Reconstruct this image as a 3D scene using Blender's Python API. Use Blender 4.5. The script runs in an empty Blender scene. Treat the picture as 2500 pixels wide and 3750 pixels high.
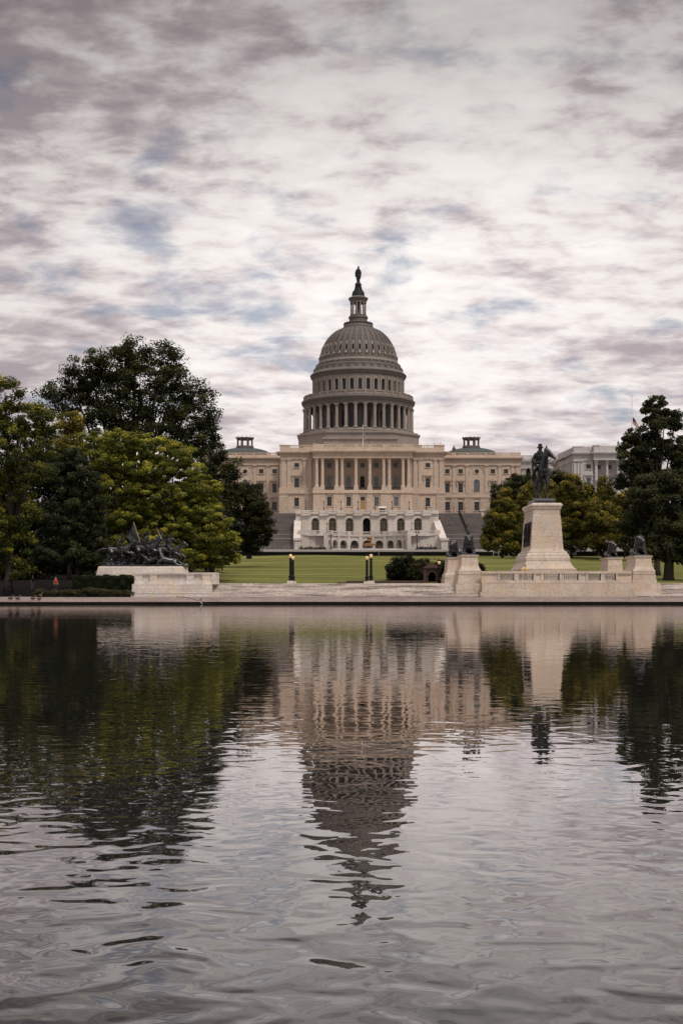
import bpy, bmesh, math, random
import numpy as np
from mathutils import Vector, Matrix

random.seed(7)
C = bpy.context.scene.collection
PI = math.pi
# ---------------------------------------------------------------- survey: lens constants used to read places off the photo
F, CX, HY, EYE = 4737.0, 1250.0, 2165.0, 1.3
def X(px, Y): return (px - CX) * Y / F
def Z(py, Y): return EYE + (HY - py) * Y / F
def S(p, Y): return p * Y / F

# ---------------------------------------------------------------- materials
def newmat(name):
    m = bpy.data.materials.new(name); m.use_nodes = True
    nt = m.node_tree; nt.nodes.clear()
    out = nt.nodes.new('ShaderNodeOutputMaterial')
    return m, nt, out
def N(nt, t, **kw):
    n = nt.nodes.new(t)
    for k, v in kw.items():
        if k.startswith('i_'):
            key = k[2:]
            key = int(key) if key.isdigit() else key.replace('_', ' ')
            n.inputs[key].default_value = v
        else: setattr(n, k, v)
    return n
def ramp(nt, fac, stops):
    r = nt.nodes.new('ShaderNodeValToRGB')
    el = r.color_ramp.elements
    while len(el) < len(stops): el.new(0.5)
    for e, (p, c) in zip(el, stops):
        e.position = p; e.color = (*c, 1) if len(c) == 3 else c
    nt.links.new(fac, r.inputs[0])
    return r.outputs[0]
def mix(nt, fac, a, b, blend='MIX'):
    n = nt.nodes.new('ShaderNodeMix'); n.data_type = 'RGBA'; n.blend_type = blend
    for sock, v in ((n.inputs[0], fac), (n.inputs[6], a), (n.inputs[7], b)):
        if hasattr(v, 'is_linked'): nt.links.new(v, sock)
        elif isinstance(v, (int, float)): sock.default_value = v
        else: sock.default_value = (*v, 1)
    return n.outputs[2]
def noise(nt, vec, scale, detail=4, rough=.55, dist=0, dims='3D'):
    n = N(nt, 'ShaderNodeTexNoise', noise_dimensions=dims)
    n.inputs['Scale'].default_value = scale; n.inputs['Detail'].default_value = detail
    n.inputs['Roughness'].default_value = rough; n.inputs['Distortion'].default_value = dist
    if vec is not None: nt.links.new(vec, n.inputs['Vector'])
    return n.outputs['Fac']
def mapping(nt, vec, sc):
    n = N(nt, 'ShaderNodeMapping'); n.inputs['Scale'].default_value = sc
    nt.links.new(vec, n.inputs['Vector']); return n.outputs[0]
def pos(nt): return N(nt, 'ShaderNodeNewGeometry').outputs['Position']

def stone(name, c, stain, amount=.5, scale=.25, vscale=.6, rough=.8, spec=.3, hscale=1.0, fine=.12, blocks=None, lo=.42, hi=.72, mortar=.022, warm=0):
    m, nt, out = newmat(name)
    p = pos(nt)
    a = noise(nt, mapping(nt, p, (scale*hscale, scale*hscale, scale*vscale)), 1, 6, .62, .3)
    f = ramp(nt, a, [(lo, (0, 0, 0)), (hi, (1, 1, 1))])
    g = N(nt, 'ShaderNodeMath', operation='MULTIPLY'); g.inputs[1].default_value = amount
    nt.links.new(f, g.inputs[0])
    col = mix(nt, g.outputs[0], c, stain)
    b = noise(nt, p, scale*9, 5, .6)
    v = ramp(nt, b, [(.25, (1-fine*2,)*3), (.75, (1+fine,)*3)])
    col = mix(nt, 1.0, col, v, 'MULTIPLY')
    if blocks:                                   # masonry: thin darker joints and a tone per block
        bw, bh, strength = blocks
        sep = N(nt, 'ShaderNodeSeparateXYZ'); nt.links.new(p, sep.inputs[0])
        s = N(nt, 'ShaderNodeMath', operation='ADD'); nt.links.new(sep.outputs[0], s.inputs[0]); nt.links.new(sep.outputs[1], s.inputs[1])
        cb = N(nt, 'ShaderNodeCombineXYZ'); nt.links.new(s.outputs[0], cb.inputs[0]); nt.links.new(sep.outputs[2], cb.inputs[1])
        br = N(nt, 'ShaderNodeTexBrick'); nt.links.new(cb.outputs[0], br.inputs['Vector'])
        br.inputs['Scale'].default_value = 1; br.inputs['Brick Width'].default_value = bw; br.inputs['Row Height'].default_value = bh
        br.inputs['Mortar Size'].default_value = mortar; br.inputs['Mortar Smooth'].default_value = .4
        br.inputs['Color1'].default_value = (1, 1, 1, 1); br.inputs['Color2'].default_value = (1-.22*strength, 1-.26*strength, 1-.32*strength, 1)
        br.inputs['Mortar'].default_value = (1-.6*strength,)*3 + (1,)
        col = mix(nt, 1.0, col, br.outputs[0], 'MULTIPLY')
    if warm:                                     # iron-yellow patches and dark run-off streaks
        wf = ramp(nt, noise(nt, mapping(nt, p, (.45, .45, .7)), 1, 3, .5, .2), [(.50, (0, 0, 0)), (.64, (warm,)*3)])
        col = mix(nt, wf, col, tuple(q*w_ for q, w_ in zip(c, (.95, .80, .60))))
        rf = ramp(nt, noise(nt, mapping(nt, p, (2.6, 2.6, .22)), 1, 5, .6, .2), [(.56, (0, 0, 0)), (.74, (warm,)*3)])
        col = mix(nt, rf, col, tuple(q*.42 for q in c))
    bs = N(nt, 'ShaderNodeBsdfPrincipled'); nt.links.new(col, bs.inputs['Base Color'])
    bs.inputs['Roughness'].default_value = rough; bs.inputs['Specular IOR Level'].default_value = spec
    bp = N(nt, 'ShaderNodeBump'); bp.inputs['Strength'].default_value = .25; bp.inputs['Distance'].default_value = .05
    nt.links.new(b, bp.inputs['Height']); nt.links.new(bp.outputs[0], bs.inputs['Normal'])
    nt.links.new(bs.outputs[0], out.inputs[0])
    return m
def plain(name, c, rough=.6, metal=0, spec=.5, var=.25, scale=2.0, emit=None):
    m, nt, out = newmat(name)
    a = noise(nt, pos(nt), scale, 4, .6)
    v = ramp(nt, a, [(.3, tuple(x*(1-var) for x in c)), (.7, tuple(min(1, x*(1+var)) for x in c))])
    bs = N(nt, 'ShaderNodeBsdfPrincipled'); nt.links.new(v, bs.inputs['Base Color'])
    bs.inputs['Roughness'].default_value = rough; bs.inputs['Metallic'].default_value = metal; bs.inputs['Specular IOR Level'].default_value = spec
    if emit:
        bs.inputs['Emission Color'].default_value = (*emit[0], 1); bs.inputs['Emission Strength'].default_value = emit[1]
    nt.links.new(bs.outputs[0], out.inputs[0])
    return m
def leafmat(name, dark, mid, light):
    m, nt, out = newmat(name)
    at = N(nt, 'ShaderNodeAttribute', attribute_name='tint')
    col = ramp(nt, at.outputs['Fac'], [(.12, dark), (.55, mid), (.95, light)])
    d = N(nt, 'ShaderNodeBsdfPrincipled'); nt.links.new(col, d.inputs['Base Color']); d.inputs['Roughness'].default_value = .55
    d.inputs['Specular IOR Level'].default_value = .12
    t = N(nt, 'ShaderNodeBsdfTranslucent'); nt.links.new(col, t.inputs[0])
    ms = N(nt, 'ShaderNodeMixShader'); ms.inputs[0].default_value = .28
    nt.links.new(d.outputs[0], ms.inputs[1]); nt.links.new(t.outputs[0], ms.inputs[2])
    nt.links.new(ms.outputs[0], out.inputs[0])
    return m

M = {}
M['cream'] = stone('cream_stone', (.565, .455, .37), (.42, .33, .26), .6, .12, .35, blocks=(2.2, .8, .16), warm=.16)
M['cream_shade'] = stone('cream_stone_shaded', (.46, .365, .30), (.38, .295, .24), .5, .12, .35)  # darker copy of the cream stone, with the portico recess shade put in
M['dome'] = stone('dome_paint_in_shade', (.138, .120, .109), (.088, .076, .069), .6, .2, .3, rough=.6)  # cloud shade over the off-white dome is put into this grey and its trim
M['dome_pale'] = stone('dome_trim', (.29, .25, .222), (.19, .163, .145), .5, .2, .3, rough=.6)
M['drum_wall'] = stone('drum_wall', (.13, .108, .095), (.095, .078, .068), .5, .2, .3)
M['marble'] = stone('terrace_marble', (.64, .595, .55), (.42, .375, .34), .7, .22, .25, blocks=(1.8, .75, .3), mortar=.04, warm=.35)
M['marble_wing'] = stone('wing_marble', (.56, .53, .52), (.38, .355, .345), .8, .2, .25, blocks=(1.8, .75, .18))
M['memorial'] = stone('memorial_marble', (.62, .535, .455), (.42, .335, .26), .6, .55, .45, blocks=(2.3, .72, .45), fine=.16, mortar=.03, warm=.38)
M['white_marble'] = stone('white_marble', (.69, .635, .59), (.47, .40, .345), .65, .5, .5, blocks=(2.2, .62, .4), fine=.14, mortar=.03, warm=.4)
M['steps'] = stone('stained_steps', (.60, .53, .475), (.13, .105, .09), .85, .4, 8, hscale=.5, fine=.18, lo=.50, hi=.68)
M['curb'] = stone('pool_kerb_stone', (.25, .195, .172), (.15, .115, .10), .8, .35, 1, fine=.2)
M['wet'] = stone('wet_stone', (.014, .012, .011), (.008, .007, .006), .6, .6, 1, rough=.9, spec=.08)
M['granite'] = stone('grey_granite', (.165, .145, .14), (.085, .076, .075), .85, .28, .5, blocks=(1.6, .3, .3), warm=.5)
M['granite_line'] = stone('pale_granite', (.36, .33, .32), (.28, .25, .24), .6, .5, 1)
M['copper'] = stone('green_copper', (.072, .084, .080), (.05, .058, .056), .6, .3, 1)
M['glass'] = plain('window_glass', (.014, .018, .023), .12, 0, .32, .6, .5)
M['glass_pale'] = plain('curtained_glass', (.10, .125, .14), .2, 0, .5, .4, .6)
M['riser_shade'] = stone('step_riser_shade', (.10, .08, .068), (.05, .04, .035), .6, .8, 1)
M['sash'] = plain('dark_sash', (.07, .068, .066), .5)
M['dark_void'] = plain('dark_interior', (.012, .011, .011), .9, 0, .1)
M['brown_frame'] = plain('bronze_frame', (.15, .10, .035), .5)
M['wood_door'] = plain('wooden_door', (.30, .18, .07), .5)
M['iron'] = plain('black_iron', (.006, .006, .0065), .6, 0, .2)
M['bronze'] = plain('dark_bronze', (.009, .009, .010), .25, 0, .6, .6, 3)
M['bronze_green'] = plain('weathered_bronze', (.016, .020, .022), .55, 0, .25, .4, 1)
M['gilt'] = plain('gilded_pole', (.34, .25, .15), .45)
M['globe'] = plain('opal_glass', (.74, .56, .30), .3, 0, .5, .08, 2, emit=((1.0, .66, .28), .06))
M['lantern'] = plain('lantern_glass', (.25, .25, .24), .2)
M['orange_bronze'] = stone('gilded_bronze', (.42, .24, .09), (.25, .14, .06), .6, .6, 1)
M['brownstone'] = stone('brownstone', (.085, .054, .040), (.045, .03, .024), .7, .8, 1, blocks=(.8, .35, .3))
M['blackwall'] = stone('black_wall', (.009, .009, .009), (.006, .006, .006), .6, .5, 1, rough=.95, spec=.05)
M['bark'] = stone('bark', (.045, .034, .026), (.022, .017, .014), .7, 2.0, .2, rough=.9)
M['skin'] = plain('skin', (.42, .26, .18), .55)
M['yellow'] = plain('yellow_cotton', (.80, .42, .03), .8)
M['navy'] = plain('navy_cloth', (.02, .024, .04), .8)
M['grey_cloth'] = plain('grey_cloth', (.22, .22, .23), .8)
M['hair'] = plain('brown_hair', (.05, .03, .02), .7)
M['red'] = plain('red_cloth', (.55, .04, .05), .7)
M['orange'] = plain('orange_vest', (.42, .055, .025), .8)
M['white'] = plain('white_paint', (.75, .73, .70), .6)
M['duck_brown'] = plain('duck_feathers', (.07, .05, .04), .8)
M['duck_bill'] = plain('duck_bill', (.5, .2, .06), .6)
M['flag_cloth'] = None
M['soil'] = stone('dark_soil', (.018, .013, .010), (.010, .008, .006), .6, .8, 1)
M['paving'] = stone('plaza_paving', (.42, .37, .33), (.30, .26, .23), .6, .4, 1)
M['flower'] = plain('dark_red_flowers', (.10, .03, .03), .8)

L = {}
L['oak'] = leafmat('oak_leaves', (.011, .014, .005), (.032, .038, .012), (.090, .090, .026))
L['yellowgreen'] = leafmat('yellow_green_leaves', (.034, .045, .008), (.130, .142, .022), (.50, .45, .06))
L['maple'] = leafmat('maple_leaves', (.018, .027, .007), (.066, .080, .015), (.40, .35, .05))
L['holly'] = leafmat('holly_leaves', (.012, .016, .006), (.036, .045, .018), (.115, .125, .060))
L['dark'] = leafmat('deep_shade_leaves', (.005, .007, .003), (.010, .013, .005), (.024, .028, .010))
L['magnolia'] = leafmat('magnolia_leaves', (.012, .015, .007), (.036, .042, .017), (.10, .10, .038))
L['golden'] = leafmat('golden_green_leaves', (.030, .031, .009), (.125, .115, .022), (.42, .32, .050))
L['olive'] = leafmat('olive_leaves', (.012, .014, .005), (.030, .033, .011), (.075, .068, .020))
L['hedge'] = leafmat('hedge_leaves', (.010, .015, .007), (.025, .034, .014), (.065, .085, .030))
L['shrub'] = leafmat('shrub_leaves', (.020, .022, .011), (.050, .050, .024), (.12, .10, .045))

# ---------------------------------------------------------------- mesh helpers
WL = {}                                   # world place of each top-level empty
class MB:
    def __init__(s): s.v = []; s.f = []
    def add(s, vs, fs):
        o = len(s.v); s.v += [tuple(v) for v in vs]; s.f += [[i + o for i in f] for f in fs]; return s
    def box(s, x0, x1, y0, y1, z0, z1):
        return s.add([(x0,y0,z0),(x1,y0,z0),(x1,y1,z0),(x0,y1,z0),(x0,y0,z1),(x1,y0,z1),(x1,y1,z1),(x0,y1,z1)],
                     [(0,3,2,1),(4,5,6,7),(0,1,5,4),(1,2,6,5),(2,3,7,6),(3,0,4,7)])
    def frustum(s, a, b):                 # a, b = (x0,x1,y0,y1,z): a tapering block
        x0,x1,y0,y1,z0 = a; X0,X1,Y0,Y1,z1 = b
        return s.add([(x0,y0,z0),(x1,y0,z0),(x1,y1,z0),(x0,y1,z0),(X0,Y0,z1),(X1,Y0,z1),(X1,Y1,z1),(X0,Y1,z1)],
                     [(0,3,2,1),(4,5,6,7),(0,1,5,4),(1,2,6,5),(2,3,7,6),(3,0,4,7)])
    def prism(s, poly, y0, y1, axis='y'): # polygon in XZ (or XY with axis z, YZ with axis x) pushed along the axis
        n = len(poly)
        if axis == 'y': vs = [(x, y0, z) for x, z in poly] + [(x, y1, z) for x, z in poly]
        elif axis == 'z': vs = [(x, y, y0) for x, y in poly] + [(x, y, y1) for x, y in poly]
        else: vs = [(y0, y, z) for y, z in poly] + [(y1, y, z) for y, z in poly]
        fs = [tuple(range(n)), tuple(range(2*n-1, n-1, -1))]
        fs += [(i, (i+1) % n, n + (i+1) % n, n + i) for i in range(n)]
        return s.add(vs, fs)
    def lathe(s, prof, cx, cy, n=24, a0=0, a1=2*PI, phase=0):
        full = abs(a1 - a0 - 2*PI) < 1e-6
        m = n if full else n + 1
        vs = []
        for r, z in prof:
            for k in range(m):
                a = phase + a0 + (a1 - a0) * k / n
                vs.append((cx + r*math.sin(a), cy - r*math.cos(a), z))
        fs = []
        for j in range(len(prof)-1):
            for k in range(n):
                k2 = (k+1) % m
                fs.append((j*m+k, j*m+k2, (j+1)*m+k2, (j+1)*m+k))
        if full:
            if prof[0][0] > 1e-4: fs.append(tuple(range(m-1, -1, -1)))
            if prof[-1][0] > 1e-4: fs.append(tuple((len(prof)-1)*m + k for k in range(m)))
        return s.add(vs, fs)
    def tube(s, pts, rs, n=8):
        pts = [Vector(p) for p in pts]; vs = []
        for i, p in enumerate(pts):
            d = (pts[min(i+1, len(pts)-1)] - pts[max(i-1, 0)]).normalized()
            u = d.orthogonal().normalized() if i == 0 else (u - d*u.dot(d)).normalized()
            w = d.cross(u)
            r = rs[i] if hasattr(rs, '__len__') else rs
            for k in range(n):
                a = 2*PI*k/n; vs.append(p + u*(r*math.cos(a)) + w*(r*math.sin(a)))
        fs = [(j*n+k, j*n+(k+1) % n, (j+1)*n+(k+1) % n, (j+1)*n+k) for j in range(len(pts)-1) for k in range(n)]
        fs += [tuple(range(n-1, -1, -1)), tuple((len(pts)-1)*n + k for k in range(n))]
        return s.add(vs, fs)
    def wall(s, x0, x1, z0, z1, yf, yb, ops=()):   # a wall with real openings: (centre, width, bottom, top, arched)
        cur = x0
        for cx, w, a, b, arch in sorted(ops):
            l, r = cx - w/2, cx + w/2
            s.box(cur, l, yf, yb, z0, z1)
            if a > z0 + 1e-3: s.box(l, r, yf, yb, z0, a)
            if arch:
                sp = b - w/2
                arc = [(cx - w/2*math.cos(PI*k/12), sp + w/2*math.sin(PI*k/12)) for k in range(13)]
                s.prism([(l, z1)] + arc + [(r, z1)], yf, yb)
            elif b < z1 - 1e-3: s.box(l, r, yf, yb, b, z1)
            cur = r
        return s.box(cur, x1, yf, yb, z0, z1)
    def build(s, name, mat, parent=None, smooth=False, local=False, recalc=True):
        me = bpy.data.meshes.new(name)
        vs = s.v
        if parent is not None and not local:
            q = parent
            while q.parent is not None: q = q.parent
            ox, oy, oz = WL.get(q.name, (0, 0, 0))
            vs = [(x-ox, y-oy, z-oz) for x, y, z in vs]
        me.from_pydata(vs, [], s.f)
        if recalc:
            bm = bmesh.new(); bm.from_mesh(me); bmesh.ops.recalc_face_normals(bm, faces=bm.faces); bm.to_mesh(me); bm.free()
        me.materials.append(mat)
        if smooth: me.polygons.foreach_set('use_smooth', [True]*len(me.polygons))
        o = bpy.data.objects.new(name, me); C.objects.link(o)
        if parent is not None: o.parent = parent
        return o

def thing(name, label, cat, loc=(0, 0, 0), group=None):
    o = bpy.data.objects.new(name, None); C.objects.link(o); o.empty_display_size = .3
    o.location = loc; o['label'] = label; o['category'] = cat
    if group: o['group'] = group
    WL[o.name] = tuple(loc); return o
def tag(o, label, cat, group=None):
    o['label'] = label; o['category'] = cat
    if group: o['group'] = group
    return o
def struct(o, label, cat):
    o['kind'] = 'structure'; o['label'] = label; o['category'] = cat; return o
def child(o, src, parent, loc=None, rz=None):
    c = src.copy(); C.objects.link(c); c.parent = parent
    if loc is not None: c.location = loc
    if rz is not None: c.rotation_euler = (0, 0, rz)
    for k in list(src.children): child(o, k, c)
    return c
def copy_tree(root, label=None, group=None, loc=None, rz=None, scale=None):
    c = root.copy(); C.objects.link(c)
    if loc is not None: c.location = loc
    if rz is not None: c.rotation_euler = (0, 0, rz)
    if scale is not None: c.scale = (scale,)*3
    if label: c['label'] = label
    if group: c['group'] = group
    for k in list(root.children): child(None, k, c)
    return c

def blob(name, chains, mat, parent=None, voxel=.05, smooth=4, xf=None, squeeze=1.0, local=True, extra=None):
    """one continuous skin round tapering limbs: chains of (x, y, z, r)"""
    bm = bmesh.new()
    def ball(p, r): bmesh.ops.create_icosphere(bm, subdivisions=2, radius=r, matrix=Matrix.Translation(p))
    for ch in chains:
        for i, (x, y, z, r) in enumerate(ch):
            p = Vector((x, y, z)); ball(p, r)
            if i:
                x0, y0, z0, r0 = ch[i-1]; q = Vector((x0, y0, z0)); d = p - q
                if d.length > 1e-4:
                    mt = Matrix.Translation((p+q)/2) @ d.to_track_quat('Z', 'Y').to_matrix().to_4x4()
                    bmesh.ops.create_cone(bm, cap_ends=True, segments=12, radius1=r0, radius2=r, depth=d.length, matrix=mt)
    if extra: extra(bm)
    if squeeze != 1.0: bmesh.ops.scale(bm, vec=(1, squeeze, 1), verts=bm.verts)
    if xf is not None: bmesh.ops.transform(bm, matrix=xf, verts=bm.verts)
    me = bpy.data.meshes.new(name); bm.to_mesh(me); bm.free()
    tmp = bpy.data.objects.new('tmp', me); C.objects.link(tmp)
    rm = tmp.modifiers.new('r', 'REMESH'); rm.mode = 'VOXEL'; rm.voxel_size = voxel
    if smooth:
        sm = tmp.modifiers.new('s', 'SMOOTH'); sm.factor = .5; sm.iterations = smooth
    dg = bpy.context.evaluated_depsgraph_get()
    res = bpy.data.meshes.new_from_object(tmp.evaluated_get(dg))
    bpy.data.objects.remove(tmp); bpy.data.meshes.remove(me)
    res.name = name; res.materials.clear(); res.materials.append(mat)
    res.polygons.foreach_set('use_smooth', [True]*len(res.polygons))
    o = bpy.data.objects.new(name, res); C.objects.link(o)
    if parent is not None: o.parent = parent
    return o

# ---------------------------------------------------------------- foliage
def leaves_mesh(name, cents, norms, size, tint, mat, rng, parent, off):
    n = len(cents)
    d = norms + rng.normal(0, .75, (n, 3)); d /= np.linalg.norm(d, axis=1)[:, None] + 1e-9
    t = rng.normal(0, 1, (n, 3)); t -= d*(t*d).sum(1)[:, None]; t /= np.linalg.norm(t, axis=1)[:, None] + 1e-9
    b = np.cross(d, t)
    sz = size * rng.uniform(.42, 1.18, n)[:, None]
    p = cents - np.array(off)
    v = np.stack([p - t*sz*.5, p + b*sz*.33 + d*sz*.08, p + t*sz*.5, p - b*sz*.33 + d*sz*.08], 1).reshape(-1, 3)
    me = bpy.data.meshes.new(name)
    me.vertices.add(4*n); me.vertices.foreach_set('co', v.astype(np.float32).ravel())
    me.loops.add(4*n); me.loops.foreach_set('vertex_index', np.arange(4*n, dtype=np.int32))
    me.polygons.add(n); me.polygons.foreach_set('loop_start', np.arange(0, 4*n, 4, dtype=np.int32))
    me.update(calc_edges=True)
    at = me.attributes.new('tint', 'FLOAT', 'FACE'); at.data.foreach_set('value', np.clip(tint, 0, 1).astype(np.float32))
    me.materials.append(mat)
    o = bpy.data.objects.new(name, me); C.objects.link(o); o.parent = parent
    return o
def crown_points(lobes, rng, clump_r, per_clump, fill, flat=.75, core=.35):
    """lobes: (x, y, z, rx, ry, rz). leaves sit in small clumps spread through each lobe, most of them near its skin"""
    P, Nn, T = [], [], []; cl = []
    for x, y, z, rx, ry, rz in lobes:
        vol = (rx*ry*rz)**(1/3)
        k = max(6, int(2.3*fill * (vol/clump_r)**2.1))
        u = rng.normal(0, 1, (k, 3)); u /= np.linalg.norm(u, axis=1)[:, None]
        rad = rng.uniform(core, 1.0, k)**.55
        c = np.array([x, y, z]) + u*rad[:, None]*np.array([rx, ry, rz])
        cl.append(c)
        ct = rng.beta(1.5, 2.0, k)
        for i in range(k):
            m = int(4.2*per_clump*rng.uniform(.5, 1.4))
            g = rng.normal(0, 1, (m, 3)); rr = rng.uniform(0, 1, m)**(.45)
            g /= np.linalg.norm(g, axis=1)[:, None]
            cr = clump_r*rng.uniform(.6, 1.35)
            q = c[i] + g*rr[:, None]*cr*np.array([1.15, 1.15, flat])
            P.append(q); Nn.append(g*.6 + u[i]*.4 + np.array([0, 0, .55]))
            T.append(ct[i]*.62 + rng.uniform(0, .25, m) + .13*g[:, 2] + .16*u[i, 2] + .08)  # upper leaves lighter: light from above put into the tint, plus yellower sun leaves
    return np.concatenate(P), np.concatenate(Nn), np.concatenate(T), np.concatenate(cl)
def tree(name, label, Y, base_px, base_py, lobes_px, mat, leaf=.35, clump=1.1, per=26, fill=1.3, seed=1, depth=.8, trunk_r=.35,
         group=None, cat='tree', core=.35, flat=.75, jit=.35, limbs=2, trunk_top=None):
    rng = np.random.default_rng(seed)
    base = Vector((X(base_px, Y), Y, ground_z(X(base_px, Y), Y) if base_py is None else Z(base_py, Y)))
    root = thing(name, label, cat, base, group)
    lobes = []
    for (px, py, rx, ry) in lobes_px:
        r1, r2 = S(rx, Y), S(ry, Y)
        lobes.append((X(px, Y), Y + rng.uniform(-jit, jit)*r1*1.2, Z(py, Y), r1, max(r1, r2)*depth, r2))
    P, Nn, T, cl = crown_points(lobes, rng, clump, per, fill, flat, core)
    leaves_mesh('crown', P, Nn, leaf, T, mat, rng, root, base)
    mb = MB()
    top_l = max(lobes, key=lambda l: l[2])
    zc = sum(l[2] for l in lobes)/len(lobes); xc = sum(l[0] for l in lobes)/len(lobes)
    fork = Vector((base.x*.7 + xc*.3, Y, base.z*.55 + zc*.45)) if trunk_top is None else Vector((base.x, Y, Z(trunk_top, Y)))
    top = Vector((top_l[0], top_l[1], top_l[2]))
    mid = (fork + top)/2 + Vector((rng.uniform(-.5, .5), 0, 0))
    mb.tube([base - Vector((0, 0, .3)), base + (fork-base)*.12, base + (fork-base)*.55 + Vector((.1, 0, 0)), fork, mid, top],
            [trunk_r*1.6, trunk_r*1.1, trunk_r*.9, trunk_r*.75, trunk_r*.45, trunk_r*.12], 10)
    for l in lobes:
        q = Vector(l[:3]); s = base + (fork-base)*rng.uniform(.65, 1.0)
        m1 = s*.45 + q*.55 + Vector((0, 0, -abs(q.x-s.x)*.15 + .4))
        mb.tube([s, m1, q], [trunk_r*.5, trunk_r*.3, trunk_r*.1], 6)
        for _ in range(limbs):
            c = cl[rng.integers(len(cl))]
            if (Vector(c)-q).length < max(l[3:])*1.3:
                mb.tube([m1, (m1+Vector(c))/2 + Vector((0, 0, .3)), Vector(c)], [trunk_r*.22, trunk_r*.14, trunk_r*.05], 5)
    mb.build('trunk', M['bark'], root, smooth=True)
    return root
def shrub(name, label, Y, lobes_px, mat, leaf=.16, clump=.35, per=26, fill=2.2, seed=1, base_py=None, group=None, cat='shrub', depth=.9):
    rng = np.random.default_rng(seed)
    cx = X(sum(l[0] for l in lobes_px)/len(lobes_px), Y)
    base = Vector((cx, Y, Z(base_py, Y) if base_py else ground_z(cx, Y)))
    root = thing(name, label, cat, base, group)
    lobes = []
    for (px, py, rx, ry) in lobes_px:
        r1, r2 = S(rx, Y), S(ry, Y)
        lobes.append((X(px, Y), Y + rng.uniform(-.2, .2)*r1, Z(py, Y), r1, r1*depth, r2))
    P, Nn, T, cl = crown_points(lobes, rng, clump, per, fill, .85, .3)
    leaves_mesh('foliage', P, Nn, leaf, T, mat, rng, root, base)
    mb = MB()
    for l in lobes:
        mb.tube([base - Vector((0, 0, .1)), (base + Vector(l[:3]))/2, Vector(l[:3])], [.06, .05, .02], 5)
        for _ in range(4):
            c = Vector(cl[rng.integers(len(cl))]); mb.tube([base, c], [.03, .01], 4)
    mb.build('stems', M['bark'], root)
    return root

# ---------------------------------------------------------------- ground, lawn, water
CAPX = 7.2
def ground_z(x, y):
    if y < 131: return .3
    if x >= -22 and y < 158.2: return .3
    if x < -22:                                  # planted bank left of the memorial
        z0 = .72 + max(0, min(1, (y-140)/25))*1.7
    else:
        z0 = 2.0 if y < 158 else 2.35
    if y <= 160: return min(z0, 2.35)
    t = min(1, (y-160)/210)
    z = max(z0, 2.35 + 9.05*(t**.92))
    if y > 370: z = 12.8 + (y-370)*.05
    if y > 398 and abs(x-CAPX) > 40: z = 14.2 + min(1, (y-398)/40)*13.5
    elif y > 440: z = 27.7
    elif y > 398: z = 14.2
    return z
def terrain():
    xs = [-1500, -600, -300, -200] + list(range(-150, 151, 6)) + [200, 300, 600, 1500]
    ys = [131, 134, 137, 140, 145, 150, 155, 158.5, 160] + list(np.arange(165, 370, 6)) + [369.9, 370.1, 375, 385, 397.9, 398.1, 405, 412, 420, 430, 439, 441, 460, 520, 700, 1200, 3000]
    mb = MB(); nx = len(xs)
    for y in ys:
        for x in xs:
            und = .22*math.sin(x*.11 + y*.06) + .2*math.sin(x*.05 - y*.10) if 170 < y < 360 else 0
            mb.v.append((x, y, ground_z(x, y) - 0 + und))
    for j in range(len(ys)-1):
        for i in range(nx-1): mb.f.append((j*nx+i, j*nx+i+1, (j+1)*nx+i+1, (j+1)*nx+i))
    m, nt, out = newmat('lawn_grass')
    p = pos(nt)
    a = noise(nt, mapping(nt, p, (.022, .16, .0)), 1, 5, .6, .4)
    col = ramp(nt, a, [(.32, (.058, .068, .018)), (.5, (.128, .132, .032)), (.64, (.29, .26, .09))])
    b = noise(nt, p, 1.3, 6, .7)
    col = mix(nt, .55, col, ramp(nt, b, [(.3, (.042, .052, .013)), (.55, (.110, .115, .026)), (.76, (.25, .20, .055))]))
    lv = noise(nt, p, 3.2, 2, .6)                # fallen leaves
    big = noise(nt, mapping(nt, p, (.05, .05, 0)), 1, 3)
    lm = N(nt, 'ShaderNodeMath', operation='MULTIPLY'); nt.links.new(ramp(nt, lv, [(.66, (0,)*3), (.70, (1,)*3)]), lm.inputs[0])
    nt.links.new(ramp(nt, big, [(.45, (0,)*3), (.62, (1,)*3)]), lm.inputs[1])
    col = mix(nt, lm.outputs[0], col, (.22, .12, .03))
    sp = N(nt, 'ShaderNodeSeparateXYZ'); nt.links.new(p, sp.inputs[0])
    def step(val, a0, a1, lo, hi):
        n = N(nt, 'ShaderNodeMapRange'); n.inputs[1].default_value = a0; n.inputs[2].default_value = a1; n.inputs[3].default_value = lo; n.inputs[4].default_value = hi
        nt.links.new(val, n.inputs[0]); return n.outputs[0]
    # bare earth under the left bank trees, canopy shade put into its near-black colour
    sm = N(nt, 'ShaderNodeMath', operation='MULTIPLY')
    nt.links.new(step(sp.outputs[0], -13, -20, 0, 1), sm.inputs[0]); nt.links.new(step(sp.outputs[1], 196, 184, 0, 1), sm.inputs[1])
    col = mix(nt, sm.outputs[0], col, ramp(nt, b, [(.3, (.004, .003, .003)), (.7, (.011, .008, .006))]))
    # gravel walk above the retaining wall
    col = mix(nt, step(sp.outputs[1], 370, 370.05, 0, 1), col, (.20, .18, .17))
    bs = N(nt, 'ShaderNodeBsdfPrincipled'); nt.links.new(col, bs.inputs[0]); bs.inputs['Roughness'].default_value = .95; bs.inputs['Specular IOR Level'].default_value = .1
    bp = N(nt, 'ShaderNodeBump'); bp.inputs['Strength'].default_value = .6; bp.inputs['Distance'].default_value = .1
    nt.links.new(b, bp.inputs['Height']); nt.links.new(bp.outputs[0], bs.inputs['Normal'])
    nt.links.new(bs.outputs[0], out.inputs[0])
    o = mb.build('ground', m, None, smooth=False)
    struct(o, 'mown green lawn rising from the plaza to the domed building', 'lawn')
terrain()

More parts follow.
